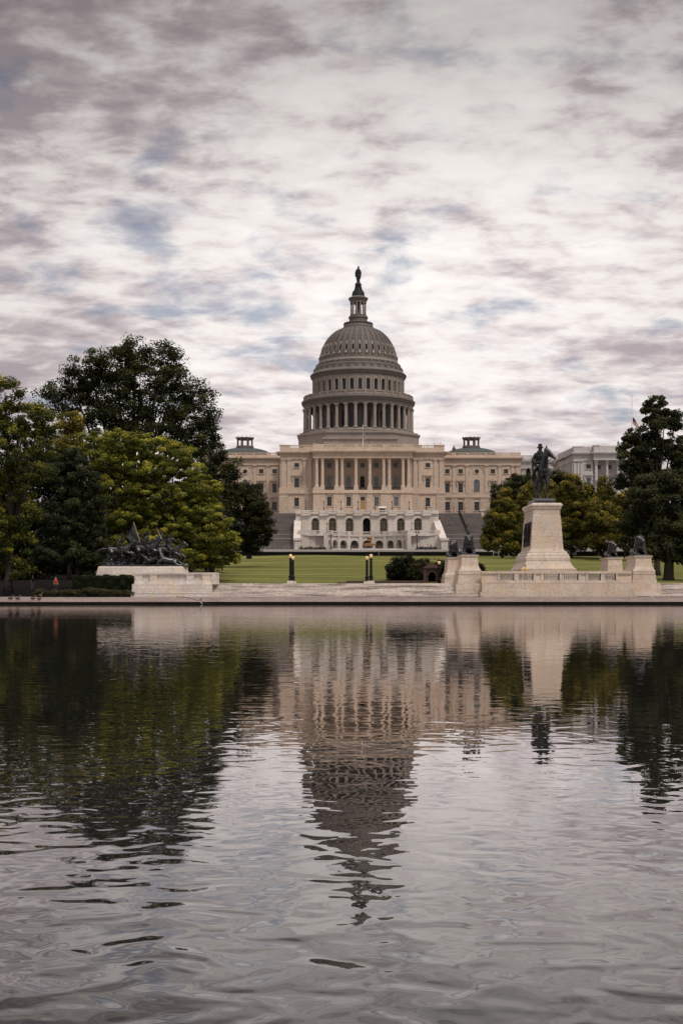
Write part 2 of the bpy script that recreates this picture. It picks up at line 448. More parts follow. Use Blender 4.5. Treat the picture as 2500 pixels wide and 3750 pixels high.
def water():
    mb = MB(); mb.add([(-500, -80, 0), (500, -80, 0), (500, 131.5, 0), (-500, 131.5, 0)], [(0, 1, 2, 3)])
    m, nt, out = newmat('rippled_water')
    p = pos(nt)
    def madd(a, b, op='ADD'):
        n = N(nt, 'ShaderNodeMath', operation=op)
        for i, v in enumerate((a, b)):
            if hasattr(v, 'is_linked'): nt.links.new(v, n.inputs[i])
            else: n.inputs[i].default_value = v
        return n.outputs[0]
    def vadd(a, off):
        n = N(nt, 'ShaderNodeVectorMath', operation='ADD'); nt.links.new(a, n.inputs[0]); n.inputs[1].default_value = off; return n.outputs[0]
    def height(v):
        v1 = mapping(nt, v, (.92, 1.0, 1)); 
        h = None
        for sc, amp, det, dist in ((1.3, .0048, .4, .3), (3.9, .0034, .3, .7), (11.0, .00045, .3, .3)):
            x = madd(noise(nt, v1, sc, det, .5, dist, '2D'), amp, 'MULTIPLY')
            h = x if h is None else madd(h, x)
        return h
    e = .02
    h0, hx, hy = height(p), height(vadd(p, (e, 0, 0))), height(vadd(p, (0, e, 0)))
    # calmer and livelier patches
    amp = N(nt, 'ShaderNodeMapRange'); amp.inputs[1].default_value = .3; amp.inputs[2].default_value = .7; amp.inputs[3].default_value = .55; amp.inputs[4].default_value = 1.25
    nt.links.new(noise(nt, mapping(nt, p, (.12, .09, 1)), 1, 2, .5, 0, '2D'), amp.inputs[0])
    ps = N(nt, 'ShaderNodeSeparateXYZ'); nt.links.new(p, ps.inputs[0])
    # livelier by the near bank, sheltered and calmer towards the far kerb
    calm = madd(madd(135.0, madd(madd(ps.outputs[1], 3.3, 'MAXIMUM'), 3.0, 'POWER'), 'DIVIDE'), .60)
    k = madd(madd(amp.outputs[0], calm, 'MULTIPLY'), 1.0/e, 'MULTIPLY')
    sx = madd(madd(h0, hx, 'SUBTRACT'), k, 'MULTIPLY'); sy = madd(madd(h0, hy, 'SUBTRACT'), k, 'MULTIPLY')
    cb = N(nt, 'ShaderNodeCombineXYZ'); nt.links.new(sx, cb.inputs[0]); nt.links.new(sy, cb.inputs[1]); cb.inputs[2].default_value = 1
    nn = N(nt, 'ShaderNodeVectorMath', operation='NORMALIZE'); nt.links.new(cb.outputs[0], nn.inputs[0])
    df = N(nt, 'ShaderNodeBsdfDiffuse'); df.inputs[0].default_value = (.016, .016, .014, 1)
    gl = N(nt, 'ShaderNodeBsdfGlossy'); gl.inputs[0].default_value = (1, .972, .968, 1); gl.inputs['Roughness'].default_value = .0
    fr = N(nt, 'ShaderNodeFresnel'); fr.inputs[0].default_value = 1.33
    fp = N(nt, 'ShaderNodeMath', operation='MULTIPLY'); fp.inputs[1].default_value = 1.42; fm = N(nt, 'ShaderNodeMath', operation='MINIMUM'); fm.inputs[1].default_value = .80; nt.links.new(fp.outputs[0], fm.inputs[0])
    nt.links.new(nn.outputs[0], gl.inputs['Normal']); nt.links.new(nn.outputs[0], fr.inputs['Normal'])
    nt.links.new(fr.outputs[0], fp.inputs[0])
    ms = N(nt, 'ShaderNodeMixShader'); nt.links.new(fm.outputs[0], ms.inputs[0]); nt.links.new(df.outputs[0], ms.inputs[1]); nt.links.new(gl.outputs[0], ms.inputs[2])
    nt.links.new(ms.outputs[0], out.inputs[0])
    o = mb.build('water', m)
    struct(o, 'rippled dark water of the reflecting pool', 'water')
water()

def kerb():
    mb, wet = MB(), MB()
    def seg(x0, x1, ya, yb):              # a length of kerb whose front line goes from ya to yb
        prof = [(0, .262), (.10, .30), (1.2, .50), (2.3, .64), (3.2, .70), (5.2, .70), (5.2, .24), (0, .24)]
        n = len(prof)
        vs = [(x0, ya + a, z) for a, z in prof] + [(x1, yb + a, z) for a, z in prof]
        fs = [tuple(range(n)), tuple(range(2*n-1, n-1, -1))] + [(i, (i+1) % n, n+(i+1) % n, n+i) for i in range(n)]
        mb.add(vs, fs)
        pr2 = [(.06, .235), (.06, .06), (-.10, .055), (-.10, -.6), (4, -.6), (4, .235)]
        n = len(pr2)
        wet.add([(x0, ya + a, z) for a, z in pr2] + [(x1, yb + a, z) for a, z in pr2],
                [tuple(range(n)), tuple(range(2*n-1, n-1, -1))] + [(i, (i+1) % n, n+(i+1) % n, n+i) for i in range(n)])
    yl, yr = 126.6, 128.0
    xs = [-160] + list(np.arange(-150, -16, 8.3)) + [-15.2]
    for a, b in zip(xs[:-1], xs[1:]): seg(a, b - .015, yl, yl)
    seg(-15.2, -12.4, yl, yr)
    xs = [-12.4] + list(np.arange(-4, 150, 9.1))
    for a, b in zip(xs[:-1], xs[1:]): seg(a, b - .015, yr, yr)
    o = mb.build('pool_kerb', M['curb']); struct(o, 'pinkish sloping stone kerb along the far pool edge', 'kerb')
    o = wet.build('pool_wall', M['wet']); struct(o, 'dark wet stone pool wall at the waterline', 'pool wall')
kerb()

def steps():
    mb = MB(); rng = random.Random(3)
    zt, zb, n = 2.12, .72, 8
    for i in range(n):
        z1 = zb + (zt-zb)*(i+1)/n; y0 = 132.2 + i*.42
        x = -14.5
        while x < 70:
            w = rng.uniform(1.8, 4.2); mb.box(x, min(x+w, 70) - .012, y0 + rng.uniform(-.015, .015), 136.2, z1 - (zt-zb)/n, z1 + rng.uniform(-.006, .006)); x += w
    mb.build('plaza_steps', M['steps'])
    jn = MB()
    for i in range(n):                       # dark strips that paint in the shade at the foot of each riser
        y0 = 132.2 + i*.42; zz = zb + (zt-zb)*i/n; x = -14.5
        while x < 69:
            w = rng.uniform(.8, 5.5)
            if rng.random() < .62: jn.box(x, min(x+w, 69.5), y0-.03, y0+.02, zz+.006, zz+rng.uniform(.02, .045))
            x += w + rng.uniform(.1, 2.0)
    jn.build('shade_line', M['riser_shade'], bpy.data.objects['plaza_steps'])
    o = bpy.data.objects['plaza_steps']; struct(o, 'long stained white stone steps up from the pool to the plaza', 'steps')
    p = MB(); p.box(-24, 70, 136.205, 158.3, 1.5, 2.124)
    struct(p.build('plaza', M['paving']), 'stone paved plaza behind the steps', 'plaza')
steps()
# ---------------------------------------------------------------- the domed building
YD = 483.0; K = .03576; DX = 6.25
def zu(v): return 126.2 - v*K
def window(parent, cx, z0, z1, w, yw, arch=False, fr=.28, hood=None, pane='glass', bars=(1, 2), sill=True, name='window', frame='cream', rec=.25):
    """frame standing a little proud of the wall at y = yw, the pane and its bars set back in the opening"""
    mb = MB(); l, r = cx - w/2, cx + w/2; p = yw - .12
    if arch:
        sp = z1 - w/2; ro, ri = w/2 + fr, w/2
        o_ = [(cx - ro*math.cos(PI*k/12), sp + ro*math.sin(PI*k/12)) for k in range(13)]
        i_ = [(cx + ri*math.cos(PI*k/12), sp + ri*math.sin(PI*k/12)) for k in range(13)]
        mb.prism([(cx-ro, z0)] + o_ + [(cx+ro, z0), (cx+ri, z0)] + i_ + [(cx-ri, z0)], p, yw + .1)
    else:
        mb.box(l-fr, l, p, yw+.1, z0, z1); mb.box(r, r+fr, p, yw+.1, z0, z1); mb.box(l-fr, r+fr, p-.02, yw+.1, z1, z1+fr)
    if sill: mb.box(l-fr*1.3, r+fr*1.3, p-.15, yw+.1, z0-.22, z0)
    if hood:
        hw = w/2 + .85; hz = z1 + .75
        for sx in (-1, 1): mb.box(cx+sx*(w/2+.55)-.16, cx+sx*(w/2+.55)+.16, yw-.45, yw+.1, z1-.7, hz)
        mb.box(cx-hw, cx+hw, yw-.6, yw+.1, hz, hz+.28)
        if hood == 'tri': mb.prism([(cx-hw-.1, hz+.28), (cx+hw+.1, hz+.28), (cx, hz+1.15)], yw-.65, yw+.1)
        else:
            R = (hw*hw + .8*.8)/1.6; a = math.asin(hw/R)
            mb.prism([(cx + R*math.sin(a*t/5), hz+.28 + R*math.cos(a*t/5) - (R-.8)) for t in range(-5, 6)], yw-.65, yw+.1)
    f = mb.build(name, M[frame], parent)
    g = MB(); yp = yw + rec
    g.box(l-.02, r+.02, yp, yp+.08, z0-.02, z1+.02)
    g.build('pane', M[pane], f)
    if bars:
        b = MB()
        for i in range(1, bars[0]+1):
            x = l + w*i/(bars[0]+1); b.box(x-.05, x+.05, yp-.06, yp-.003, z0, z1)
        for i in range(1, bars[1]+1):
            zz = z0 + (z1-z0)*i/(bars[1]+1); b.box(l, r, yp-.05, yp-.002, zz-.05, zz+.05)
        b.build('glazing_bars', M['sash'], f)
    return f
def balustrade(mb, x0, x1, y, z0, z1, step=.55, solid=()):
    """coping and plinth on a row of little balusters; stretches in solid are closed"""
    mb.box(x0, x1, y, y+.5, z1-.28, z1); mb.box(x0+.01, x1-.01, y-.02, y+.52, z0, z0+.25)
    n = max(1, int((x1-x0)/step))
    for i in range(n):
        x = x0 + (i+.5)*(x1-x0)/n
        mb.frustum((x-.09, x+.09, y+.12, y+.38, z0+.25), (x-.16, x+.16, y+.08, y+.42, (z0+z1)/2-.1))
        mb.frustum((x-.16, x+.16, y+.08, y+.42, (z0+z1)/2-.1), (x-.08, x+.08, y+.14, y+.36, z1-.28))
def entablature(mb, x0, x1, yf, yb, z0, z1, zc, over=1.1, dent=True, side=(1, 1)):
    """architrave and frieze z0..z1, then dentils and a cornice out to zc"""
    h = z1 - z0
    L_, R_ = side
    mb.box(x0-.1*L_, x1+.1*R_, yf-.10, yb, z0, z0+h*.42)
    mb.box(x0-.16*L_, x1+.16*R_, yf-.18, yb, z0+h*.42, z0+h*.50)
    mb.box(x0-.05*L_, x1+.05*R_, yf-.05, yb, z0+h*.50, z1)
    hc = zc - z1
    if dent:
        n = int((x1-x0)/.95)
        for i in range(n):
            x = x0 + (i+.25)*(x1-x0)/n; mb.box(x, x+.45, yf-over*.72, yf-.05, z1+hc*.12, z1+hc*.42)
    mb.box(x0-.25*L_, x1+.25*R_, yf-.3, yb, z1, z1+hc*.42)
    mb.box(x0-over*.85*L_, x1+over*.85*R_, yf-over*.85, yb, z1+hc*.42, z1+hc*.72)
    mb.box(x0-over*L_, x1+over*R_, yf-over, yb, z1+hc*.72, zc)
def rustic(mb, x0, x1, yf, yb, z0, z1, n, ops=()):
    """basement of banded courses with real grooves between them"""
    h = (z1-z0)/n
    edges = [(x0, x1)]
    ops = sorted(ops); cur = x0; spans = []
    for a, b in ops: spans.append((cur, a)); cur = b
    spans.append((cur, x1))
    for i in range(n):
        for a, b in spans:
            mb.box(a, b, yf, yb, z0+h*i+.09, z0+h*(i+1)); mb.box(a+.001, b-.001, yf+.16, yb, z0+h*i, z0+h*i+.09)
def pilaster(mb, cx, w, yf, z0, z1, zcap, proud=.35):
    mb.box(cx-w/2, cx+w/2, yf-proud, yf+.05, z0, zcap)
    mb.box(cx-w*.62, cx+w*.62, yf-proud-.12, yf+.05, z0-.001, z0+.45)
    mb.frustum((cx-w*.5, cx+w*.5, yf-proud, yf+.05, zcap), (cx-w*.72, cx+w*.72, yf-proud-.28, yf+.05, z1-.25))
    mb.box(cx-w*.78, cx+w*.78, yf-proud-.34, yf+.05, z1-.25, z1)
def column_mesh(h, r, base=.5, cap=1.5, n=16):
    mb = MB()
    mb.box(-r*1.35, r*1.35, -r*1.35, r*1.35, 0, base*.5)
    mb.lathe([(r*1.32, base*.5), (r*1.32, base*.8), (r*1.08, base), (r, base+.15), (r*.985, h*.4), (r*.86, h-cap), (r*.95, h-cap+.08),
              (r*.88, h-cap+.12), (r*1.08, h-cap*.55), (r*1.0, h-cap*.5), (r*1.38, h-.25)], 0, 0, n)
    mb.box(-r*1.4, r*1.4, -r*1.4, r*1.4, h-.25, h)
    return mb
def ironrail(mb, x0, x1, y, z0, z1, step=.4):
    mb.box(x0, x1, y, y+.1, z1-.12, z1); mb.box(x0, x1, y, y+.1, z0, z0+.12); n = max(2, int((x1-x0)/step))
    for i in range(n+1):
        x = x0 + (x1-x0)*i/n; mb.box(x-.06, x+.06, y+.02, y+.08, z0, z1)

def capitol():
    root = thing('domed_building', 'cream stone building with tall tiered dome, columned portico and bronze figure on top', 'building', (DX, 470, 27.7))
    # ---- dome and drum (round)
    dome = MB()
    prof = [(0, zu(738)), (157*K, zu(738)), (157*K, zu(750))]
    curve = [(155,752),(205,775),(248,800),(302,850),(338,900),(363,950),(381,1000),(394,1050),(403,1108)]
    # smooth the curve
    pts = []
    for i in range(len(curve)-1):
        for t in range(3):
            f = t/3; p0 = curve[max(i-1, 0)]; p1, p2 = curve[i], curve[i+1]; p3 = curve[min(i+2, len(curve)-1)]
            cr = lambda a, b, c, d: .5*((2*b) + (c-a)*f + (2*a-5*b+4*c-d)*f*f + (3*b-a-3*c+d)*f**3)
            pts.append((cr(p0[0], p1[0], p2[0], p3[0])*K, zu(cr(p0[1], p1[1], p2[1], p3[1]))))
    pts.append((403*K, zu(1108)))
    dome.lathe(list(reversed(pts)), DX, YD, 108)
    ph = math.radians(1.5)
    def on_curve(z):
        for a, b in zip(pts[:-1], pts[1:]):
            if b[1] <= z <= a[1]:
                t = (z-b[1])/(a[1]-b[1]+1e-9); return b[0] + (a[0]-b[0])*t
        return pts[-1][0]
    for k in range(36):                                    # raised ribs
        a = ph + (k+.5)*PI/18; s_, c_ = math.sin(a), math.cos(a)
        vs = []
        for r, z in pts:
            hw = max(.16, .030*r)
            for rr, w in ((r-.1, -1), (r+.30, -1), (r+.30, 1), (r-.1, 1)):
                vs.append((DX + rr*s_ + w*hw*c_, YD - rr*c_ + w*hw*s_, z))
        fs = [(j*4+q, j*4+(q+1) % 4, j*4+4+(q+1) % 4, j*4+4+q) for j in range(len(pts)-1) for q in range(4)]
        dome.add(vs, fs)
    for v in list(range(770, 935, 17)):                    # plates between the ribs
        z = zu(v); r = on_curve(z); dome.lathe([(r-.2, z-.08), (r+.14, z-.06), (r+.12, z+.06), (r-.3, z+.08)], DX, YD, 72)
    dome.lathe([(403*K, zu(1125)), (403*K+.25, zu(1118)), (403*K+.25, zu(1092)), (396*K+.1, zu(1080))], DX, YD, 72)
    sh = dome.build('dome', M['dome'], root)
    # oval windows round the dome foot
    zc = zu(1012); r0 = on_curve(zc)
    wm = MB(); pm = MB()
    ov = lambda a, b, n=20: [(a*math.cos(2*PI*i/n), (b-a)*(1 if math.sin(2*PI*i/n) > 0 else -1)*(abs(math.sin(2*PI*i/n)) > 1e-6) + a*math.sin(2*PI*i/n)) for i in range(n)]
    o1, o2 = ov(.62, 1.42), ov(.42, 1.15)
    n = 20
    vs = [(x, -.30, z) for x, z in o1] + [(x, -.30, z) for x, z in o2] + [(x, .6, z) for x, z in o1] + [(x, .6, z) for x, z in o2]
    fs = [(i, (i+1) % n, n+(i+1) % n, n+i) for i in range(n)] + [(i, 2*n+i, 2*n+(i+1) % n, (i+1) % n) for i in range(n)] + [(n+i, n+(i+1) % n, 3*n+(i+1) % n, 3*n+i) for i in range(n)]
    wm.add(vs, fs)
    wm.box(-.3, .3, -.36, .2, -2.6, -2.2); wm.frustum((-.55, .55, -.5, .2, -2.2), (-.3, .3, -.36, .2, -1.5)); wm.frustum((-.45, .45, -.4, .4, 1.5), (-.1, .1, -.3, .6, 2.3))
    pm.add([(x, -.12, z) for x, z in o2], [tuple(range(n))])
    wsrc = psrc = None
    tilt = math.atan2(on_curve(zc-1.4) - on_curve(zc+1.4), 2.8)
    for k in range(-9, 10):
        a = ph + k*PI/18
        if wsrc is None:
            wsrc = wm.build('dome_window', M['dome_pale'], sh, local=True); psrc = pm.build('pane', M['dark_void'], wsrc, local=True); w = wsrc
        else:
            w = wsrc.copy(); C.objects.link(w); w.parent = sh
        w.location = (DX + r0*math.sin(a) - WL[root.name][0], YD - r0*math.cos(a) - WL[root.name][1], zc - WL[root.name][2])
        w.rotation_euler = (-tilt, 0, a)
    for w in [c for c in sh.children if c.name.startswith('dome_window') and c is not wsrc]:
        p = psrc.copy(); C.objects.link(p); p.parent = w
    # ---- tiers below the dome shell
    dr = MB()
    dr.lathe([(0, zu(1106)), (405*K, zu(1106)), (410*K, zu(1130)), (420*K, zu(1136)), (422*K, zu(1152)), (422*K, zu(1165)), (446*K, zu(1168)), (455*K, zu(1176)),
              (457*K, zu(1200)), (463*K, zu(1207)), (468*K, zu(1222)), (485*K, zu(1236)), (502*K, zu(1250)), (502*K, zu(1259)), (490*K, zu(1266)), (487*K, zu(1284)),
              (479*K, zu(1290)), (474*K, zu(1300))][::-1], DX, YD, 108)
    for k in range(36):                                    # scroll brackets and dentils
        a = ph + (k+.5)*PI/18; s_, c_ = math.sin(a), math.cos(a)
        def rb(r0_, r1_, w, za, zb):
            vs = [(DX + r*s_ + q*w*c_, YD - r*c_ + q*w*s_, z) for z in (za, zb) for r, q in ((r0_, -1), (r1_, -1), (r1_, 1), (r0_, 1))]
            dr.add(vs, [(0,3,2,1),(4,5,6,7),(0,1,5,4),(1,2,6,5),(2,3,7,6),(3,0,4,7)])
        rb(420*K, 456*K, .55, zu(1202), zu(1178)); rb(420*K, 444*K, .48, zu(1178), zu(1146)); rb(440*K, 468*K, .62, zu(1209), zu(1190))
        for q in range(4):
            a2 = a + (q-1.5)*PI/72; s_, c_ = math.sin(a2), math.cos(a2); rb(480*K, 495*K, .16, zu(1278), zu(1267))
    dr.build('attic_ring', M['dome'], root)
    cp = MB()
    cp.lathe([(404*K, zu(1142)), (424*K, zu(1142)), (426*K, zu(1133)), (412*K, zu(1126)), (411*K, zu(1110)), (403*K, zu(1108))], DX, YD, 108)
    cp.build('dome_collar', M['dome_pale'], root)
    # upper drum with tall arched windows
    ud = MB(); Ru = 470*K
    ud.lathe([(Ru-1.2, zu(1460)), (Ru-1.2, zu(1300))], DX, YD, 108)
    z0, z1, zt, zb = zu(1452), zu(1340), zu(1300), zu(1476)
    n36 = 36
    for k in range(n36):
        a = ph + k*PI/18
        # piece of wall between two openings, opening half-width angle
        ha = math.asin(.66/Ru); st = PI/36
        for sgn in (-1, 1):
            A0, A1 = (a + ha, a + st) if sgn > 0 else (a - st, a - ha)
            vs = [(DX + r*math.sin(t), YD - r*math.cos(t), z) for z in (zb, zt) for r in (Ru, Ru-1.0) for t in (A0, (A0+A1)/2, A1)]
            ud.add(vs, [(0,1,7,6),(1,2,8,7),(3,4,10,9),(4,5,11,10),(0,6,9,3),(2,5,11,8),(6,7,10,9),(7,8,11,10),(0,3,4,1),(1,4,5,2)])
        sp = z1 - .66
        arc = [(-.66*math.cos(PI*i/8), sp + .66*math.sin(PI*i/8)) for i in range(9)]
        poly = [(-.66, zt)] + arc + [(.66, zt)]
        def place(poly, ya, yb):
            nn = len(poly)
            vs = [(DX + (Ru+yy)*math.sin(a) + x*math.cos(a), YD - (Ru+yy)*math.cos(a) + x*math.sin(a), z) for yy in (ya, yb) for x, z in poly]
            ud.add(vs, [tuple(range(nn)), tuple(range(2*nn-1, nn-1, -1))] + [(i, (i+1) % nn, nn+(i+1) % nn, nn+i) for i in range(nn)])
        place(poly, -.01, -1.0)
        place([(-.66, zb), (.66, zb), (.66, z0), (-.66, z0)], -.01, -1.0)
        # pilaster pair between windows and moulded arch
        for off in (-1.05, 1.05): place([(off-.17, zb), (off+.17, zb), (off+.17, zt), (off-.17, zt)], .28, -.1)
        o_ = [(-.9*math.cos(PI*i/8), sp + .9*math.sin(PI*i/8)) for i in range(9)]
        place([(-.9, z0)] + o_ + [(.9, z0), (.66, z0)] + [(x, z) for x, z in arc[::-1]] + [(-.66, z0)], .14, -.1)
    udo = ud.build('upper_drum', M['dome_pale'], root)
    src = None
    for k in range(-9, 10):
        a = ph + k*PI/18
        if src is None: src = MB().box(-.7, .7, -.02, .02, z0, z1+.05).build('drum_window', M['glass'], udo, local=True); w = src
        else: w = src.copy(); C.objects.link(w); w.parent = udo
        w.location = (DX + (Ru-.7)*math.sin(a) - WL[root.name][0], YD - (Ru-.7)*math.cos(a) - WL[root.name][1], -WL[root.name][2]); w.rotation_euler = (0, 0, a)
    # gallery, cornice and entablature over the columns
    en = MB()
    en.lathe([(0, zu(1466)), (Ru+.35, zu(1466)), (Ru+.5, zu(1480)), (Ru+.5, zu(1492)), (560*K, zu(1512)), (572*K, zu(1514)), (592*K, zu(1528)), (592*K, zu(1542)), (578*K, zu(1552)), (575*K, zu(1566)), (568*K, zu(1570)), (566*K, zu(1590)),
              (570*K, zu(1594)), (566*K, zu(1606)), (548*K, zu(1606)), (548*K, zu(1560)), (470*K, zu(1560)), (0, zu(1560))][::-1], DX, YD, 108)
    for k in range(108):
        a = k*PI/54; s_, c_ = math.sin(a), math.cos(a); r0_, r1_, w = 570*K, 584*K, .22
        vs = [(DX + r*s_ + q*w*c_, YD - r*c_ + q*w*s_, z) for z in (zu(1563), zu(1553)) for r, q in ((r0_, -1), (r1_, -1), (r1_, 1), (r0_, 1))]
        en.add(vs, [(0,3,2,1),(4,5,6,7),(0,1,5,4),(1,2,6,5),(2,3,7,6),(3,0,4,7)])
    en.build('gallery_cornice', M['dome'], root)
    gb = MB()
    gb.lathe([(556*K, zu(1512)), (569*K, zu(1512)), (569*K, zu(1508)), (564*K, zu(1506)), (564*K, zu(1486)), (570*K, zu(1484)), (570*K, zu(1477)), (556*K, zu(1477))], DX, YD, 108)
    for k in range(36):
        a = ph + (k+.5)*PI/18; s_, c_ = math.sin(a), math.cos(a)
        vs = [(DX + r*s_ + q*.35*c_, YD - r*c_ + q*.35*s_, z) for z in (zu(1512), zu(1474)) for r, q in ((554*K, -1), (573*K, -1), (573*K, 1), (554*K, 1))]
        gb.add(vs, [(0,3,2,1),(4,5,6,7),(0,1,5,4),(1,2,6,5),(2,3,7,6),(3,0,4,7)])
    gb.build('gallery_balustrade', M['dome_pale'], root)
    # lower drum wall behind the columns, with tall dark windows
    lw = MB(); Rl = 455*K
    lw.lathe([(Rl, zu(1870)), (Rl, zu(1555))], DX, YD, 108)
    for k in range(36):
        a = ph + (k+.5)*PI/18; s_, c_ = math.sin(a), math.cos(a)
        vs = [(DX + r*s_ + q*.42*c_, YD - r*c_ + q*.42*s_, z) for z in (zu(1868), zu(1600)) for r, q in ((Rl-.2, -1), (Rl+.4, -1), (Rl+.4, 1), (Rl-.2, 1))]
        lw.add(vs, [(0,3,2,1),(4,5,6,7),(0,1,5,4),(1,2,6,5),(2,3,7,6),(3,0,4,7)])
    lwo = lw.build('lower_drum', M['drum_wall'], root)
    src = None
    for k in range(-9, 10):
        a = ph + k*PI/18
        if src is None:
            q = MB(); h0, h1, w_ = zu(1828), zu(1660), .78
            q.prism([(-w_, h0)] + [(-w_*math.cos(PI*i/8), h1 - w_ + w_*math.sin(PI*i/8)) for i in range(9)] + [(w_, h0)], -.06, .06)
            src = q.build('tall_window', M['glass'], lwo, local=True); w = src
        else: w = src.copy(); C.objects.link(w); w.parent = lwo
        w.location = (DX + (Rl+.08)*math.sin(a) - WL[root.name][0], YD - (Rl+.08)*math.cos(a) - WL[root.name][1], -WL[root.name][2]); w.rotation_euler = (0, 0, a)
    # the ring of columns
    cm = column_mesh(zu(1606)-zu(1852), .62, .6, 1.3, 14); src = None
    st = MB()
    st.lathe([(0, zu(1852)), (572*K, zu(1852)), (572*K, zu(1858)), (582*K, zu(1862)), (584*K, zu(1876)), (572*K, zu(1882)), (572*K, zu(1900)), (588*K, zu(1925)), (592*K, zu(2005)), (0, zu(2005))][::-1], DX, YD, 108)
    sto = st.build('column_base_ring', M['dome_pale'], root)
    for k in range(36):
        a = ph + (k+.5)*PI/18
        if src is None: src = cm.build('column', M['dome_pale'], root, smooth=False, local=True); w = src
        else: w = src.copy(); C.objects.link(w); w.parent = root
        w.location = (DX + 557*K*math.sin(a) - WL[root.name][0], YD - 557*K*math.cos(a) - WL[root.name][1], zu(1852) - WL[root.name][2]); w.rotation_euler = (0, 0, a)
    # octagonal skirt on the roof
    ok = MB()
    def octo(r, c, za, zb): ok.prism([(DX-r, YD-c), (DX-c, YD-r), (DX+c, YD-r), (DX+r, YD-c), (DX+r, YD+c), (DX+c, YD+r), (DX-c, YD+r), (DX-r, YD+c)], za, zb, 'z')
    octo(612*K, 330*K, zu(2150), zu(1912)); octo(627*K, 340*K, zu(1912), zu(1902)); octo(600*K, 330*K, zu(1902), zu(1886))
    zf = Z(1601, 452)
    ok.box(X(1184, 452), X(1454, 452), 452, 466, 46, zf - .7); ok.box(X(1181, 452), X(1457, 452), 451.5, 466, zf-.7, zf)
    ok.build('roof_skirt', M['dome_pale'], root)
    # ---- lantern, bronze cap and figure
    ln = MB()
    ln.lathe([(157*K, zu(752)), (157*K, zu(738)), (152*K, zu(728)), (150*K, zu(722)), (118*K, zu(694)), (94*K, zu(682)), (93*K, zu(655)), (101*K, zu(648)), (101*K, zu(640)), (100*K, zu(628)), (84*K, zu(622)), (80*K, zu(612))], DX, YD, 48)
    for k in range(24):
        a = k*PI/12; x, y = DX + 150*K*math.sin(a), YD - 150*K*math.cos(a); ln.box(x-.14, x+.14, y-.14, y+.14, zu(722), zu(700))
    ln.lathe([(146*K, zu(706)), (152*K, zu(706)), (152*K, zu(699)), (146*K, zu(699))], DX, YD, 48)
    ln.lathe([(78*K, zu(485)), (84*K, zu(485)), (86*K, zu(470)), (92*K, zu(460)), (103*K, zu(444)), (103*K, zu(436)), (90*K, zu(428)), (64*K, zu(418)), (62*K, zu(408)), (0, zu(408)), (0, zu(485))][::-1], DX, YD, 48)
    ln.lathe([(34*K, zu(612)), (34*K, zu(560)), (20*K, zu(560)), (20*K, zu(485))], DX, YD, 12)
    lno = ln.build('lantern', M['dome'], root)
    cm2 = column_mesh(zu(485)-zu(612), .30, .3, .6, 10); src = None
    for k in range(12):
        a = ph + (k+.5)*PI/6
        if src is None: src = cm2.build('lantern_column', M['dome_pale'], lno, local=True); w = src
        else: w = src.copy(); C.objects.link(w); w.parent = lno
        w.location = (DX + 76*K*math.sin(a) - WL[root.name][0], YD - 76*K*math.cos(a) - WL[root.name][1], zu(612) - WL[root.name][2])
    ct = MB()
    ct.lathe([(63*K, zu(416)), (64*K, zu(400)), (58*K, zu(378)), (40*K, zu(362)), (34*K, zu(345)), (26*K, zu(325)), (26*K, zu(308)), (34*K, zu(300)), (33*K, zu(285)), (22*K, zu(272)), (17*K, zu(264)), (0, zu(262))], DX, YD, 32)
    for k in range(12):
        a = k*PI/6; ct.tube([(DX + r*K*math.sin(a), YD - r*K*math.cos(a), zu(v)) for r, v in ((64, 412), (58, 372), (38, 345), (30, 308))], .12, 5)
    ct.build('statue_pedestal', M['bronze_green'], root)
    zb_, k_ = zu(263), K
    def fz(v): return zu(v) - zb_
    ch = [[(0,0,.1,.62),(0,0,.9,.66),(0,0,fz(215),.80),(0,0,fz(185),.78),(0,0,fz(160),.86),(0,0,fz(140),.74),(0,0,fz(128),.30)],
          [(0,0,fz(125),.28),(.02,0,fz(116),.34)], [(.02,0,fz(108),.30),(.06,0,fz(102),.22),(.10,0,fz(97),.10)],
          [(.1,0,fz(103),.14),(.45,-.1,fz(108),.12),(.55,-.1,fz(112),.06)],
          [(-.7,0,fz(145),.30),(-.98,.0,fz(172),.26),(-1.02,-.2,fz(200),.2),(-1.05,-.3,fz(213),.12)],
          [(.7,0,fz(145),.30),(1.0,0,fz(170),.24),(.95,-.25,fz(195),.18),(.85,-.3,fz(232),.1)],
          [(-.35,.1,fz(230),.5),(.3,.1,fz(205),.6)]]
    f = blob('crowning_figure', ch, M['bronze_green'], root, .12, 3)
    f.location = (DX - WL[root.name][0], YD - WL[root.name][1], zb_ - WL[root.name][2])

    # ---- west front: coordinates read from the enlarged photo (x, y in its pixels)
    def fx(x, Y): return X(950 + x/1.568, Y)
    def fzz(y, Y): return Z(1560 + y/1.568, Y)
    Yf, Yp, Yr = 442.0, 436.5, 443.5          # flank wall, portico front, recess wall
    body, trim = MB(), MB()
    gz = 27.0
    # flanks
    for (a, b, wx, pil, bal) in ((117, 308, 214, (137, 169, 259, 290), (175, 250)), (877, 1060, 965, (892, 921, 1010, 1041), (930, 1004))):
        x0, x1, xc = fx(a, Yf), fx(b, Yf), fx(wx, Yf); ww = S(26/1.568, Yf)
        zA, zB, zC = fzz(374, Yf), fzz(190, Yf), fzz(165, Yf)
        # basement with its panel and window
        pa, pb = xc - 3.0, xc + 3.0
        rustic(body, x0-.25, x1+.25, Yf-.5, Yf+8, gz, zA-.9, 11, [(pa, pb)])
        body.wall(pa, pb, gz, zA-.9, Yf-.2, Yf+8, [(xc, ww, fzz(462, Yf), fzz(412, Yf), False)])
        window(root, xc, fzz(462, Yf), fzz(412, Yf), ww, Yf-.2, hood=None, bars=(1, 2))
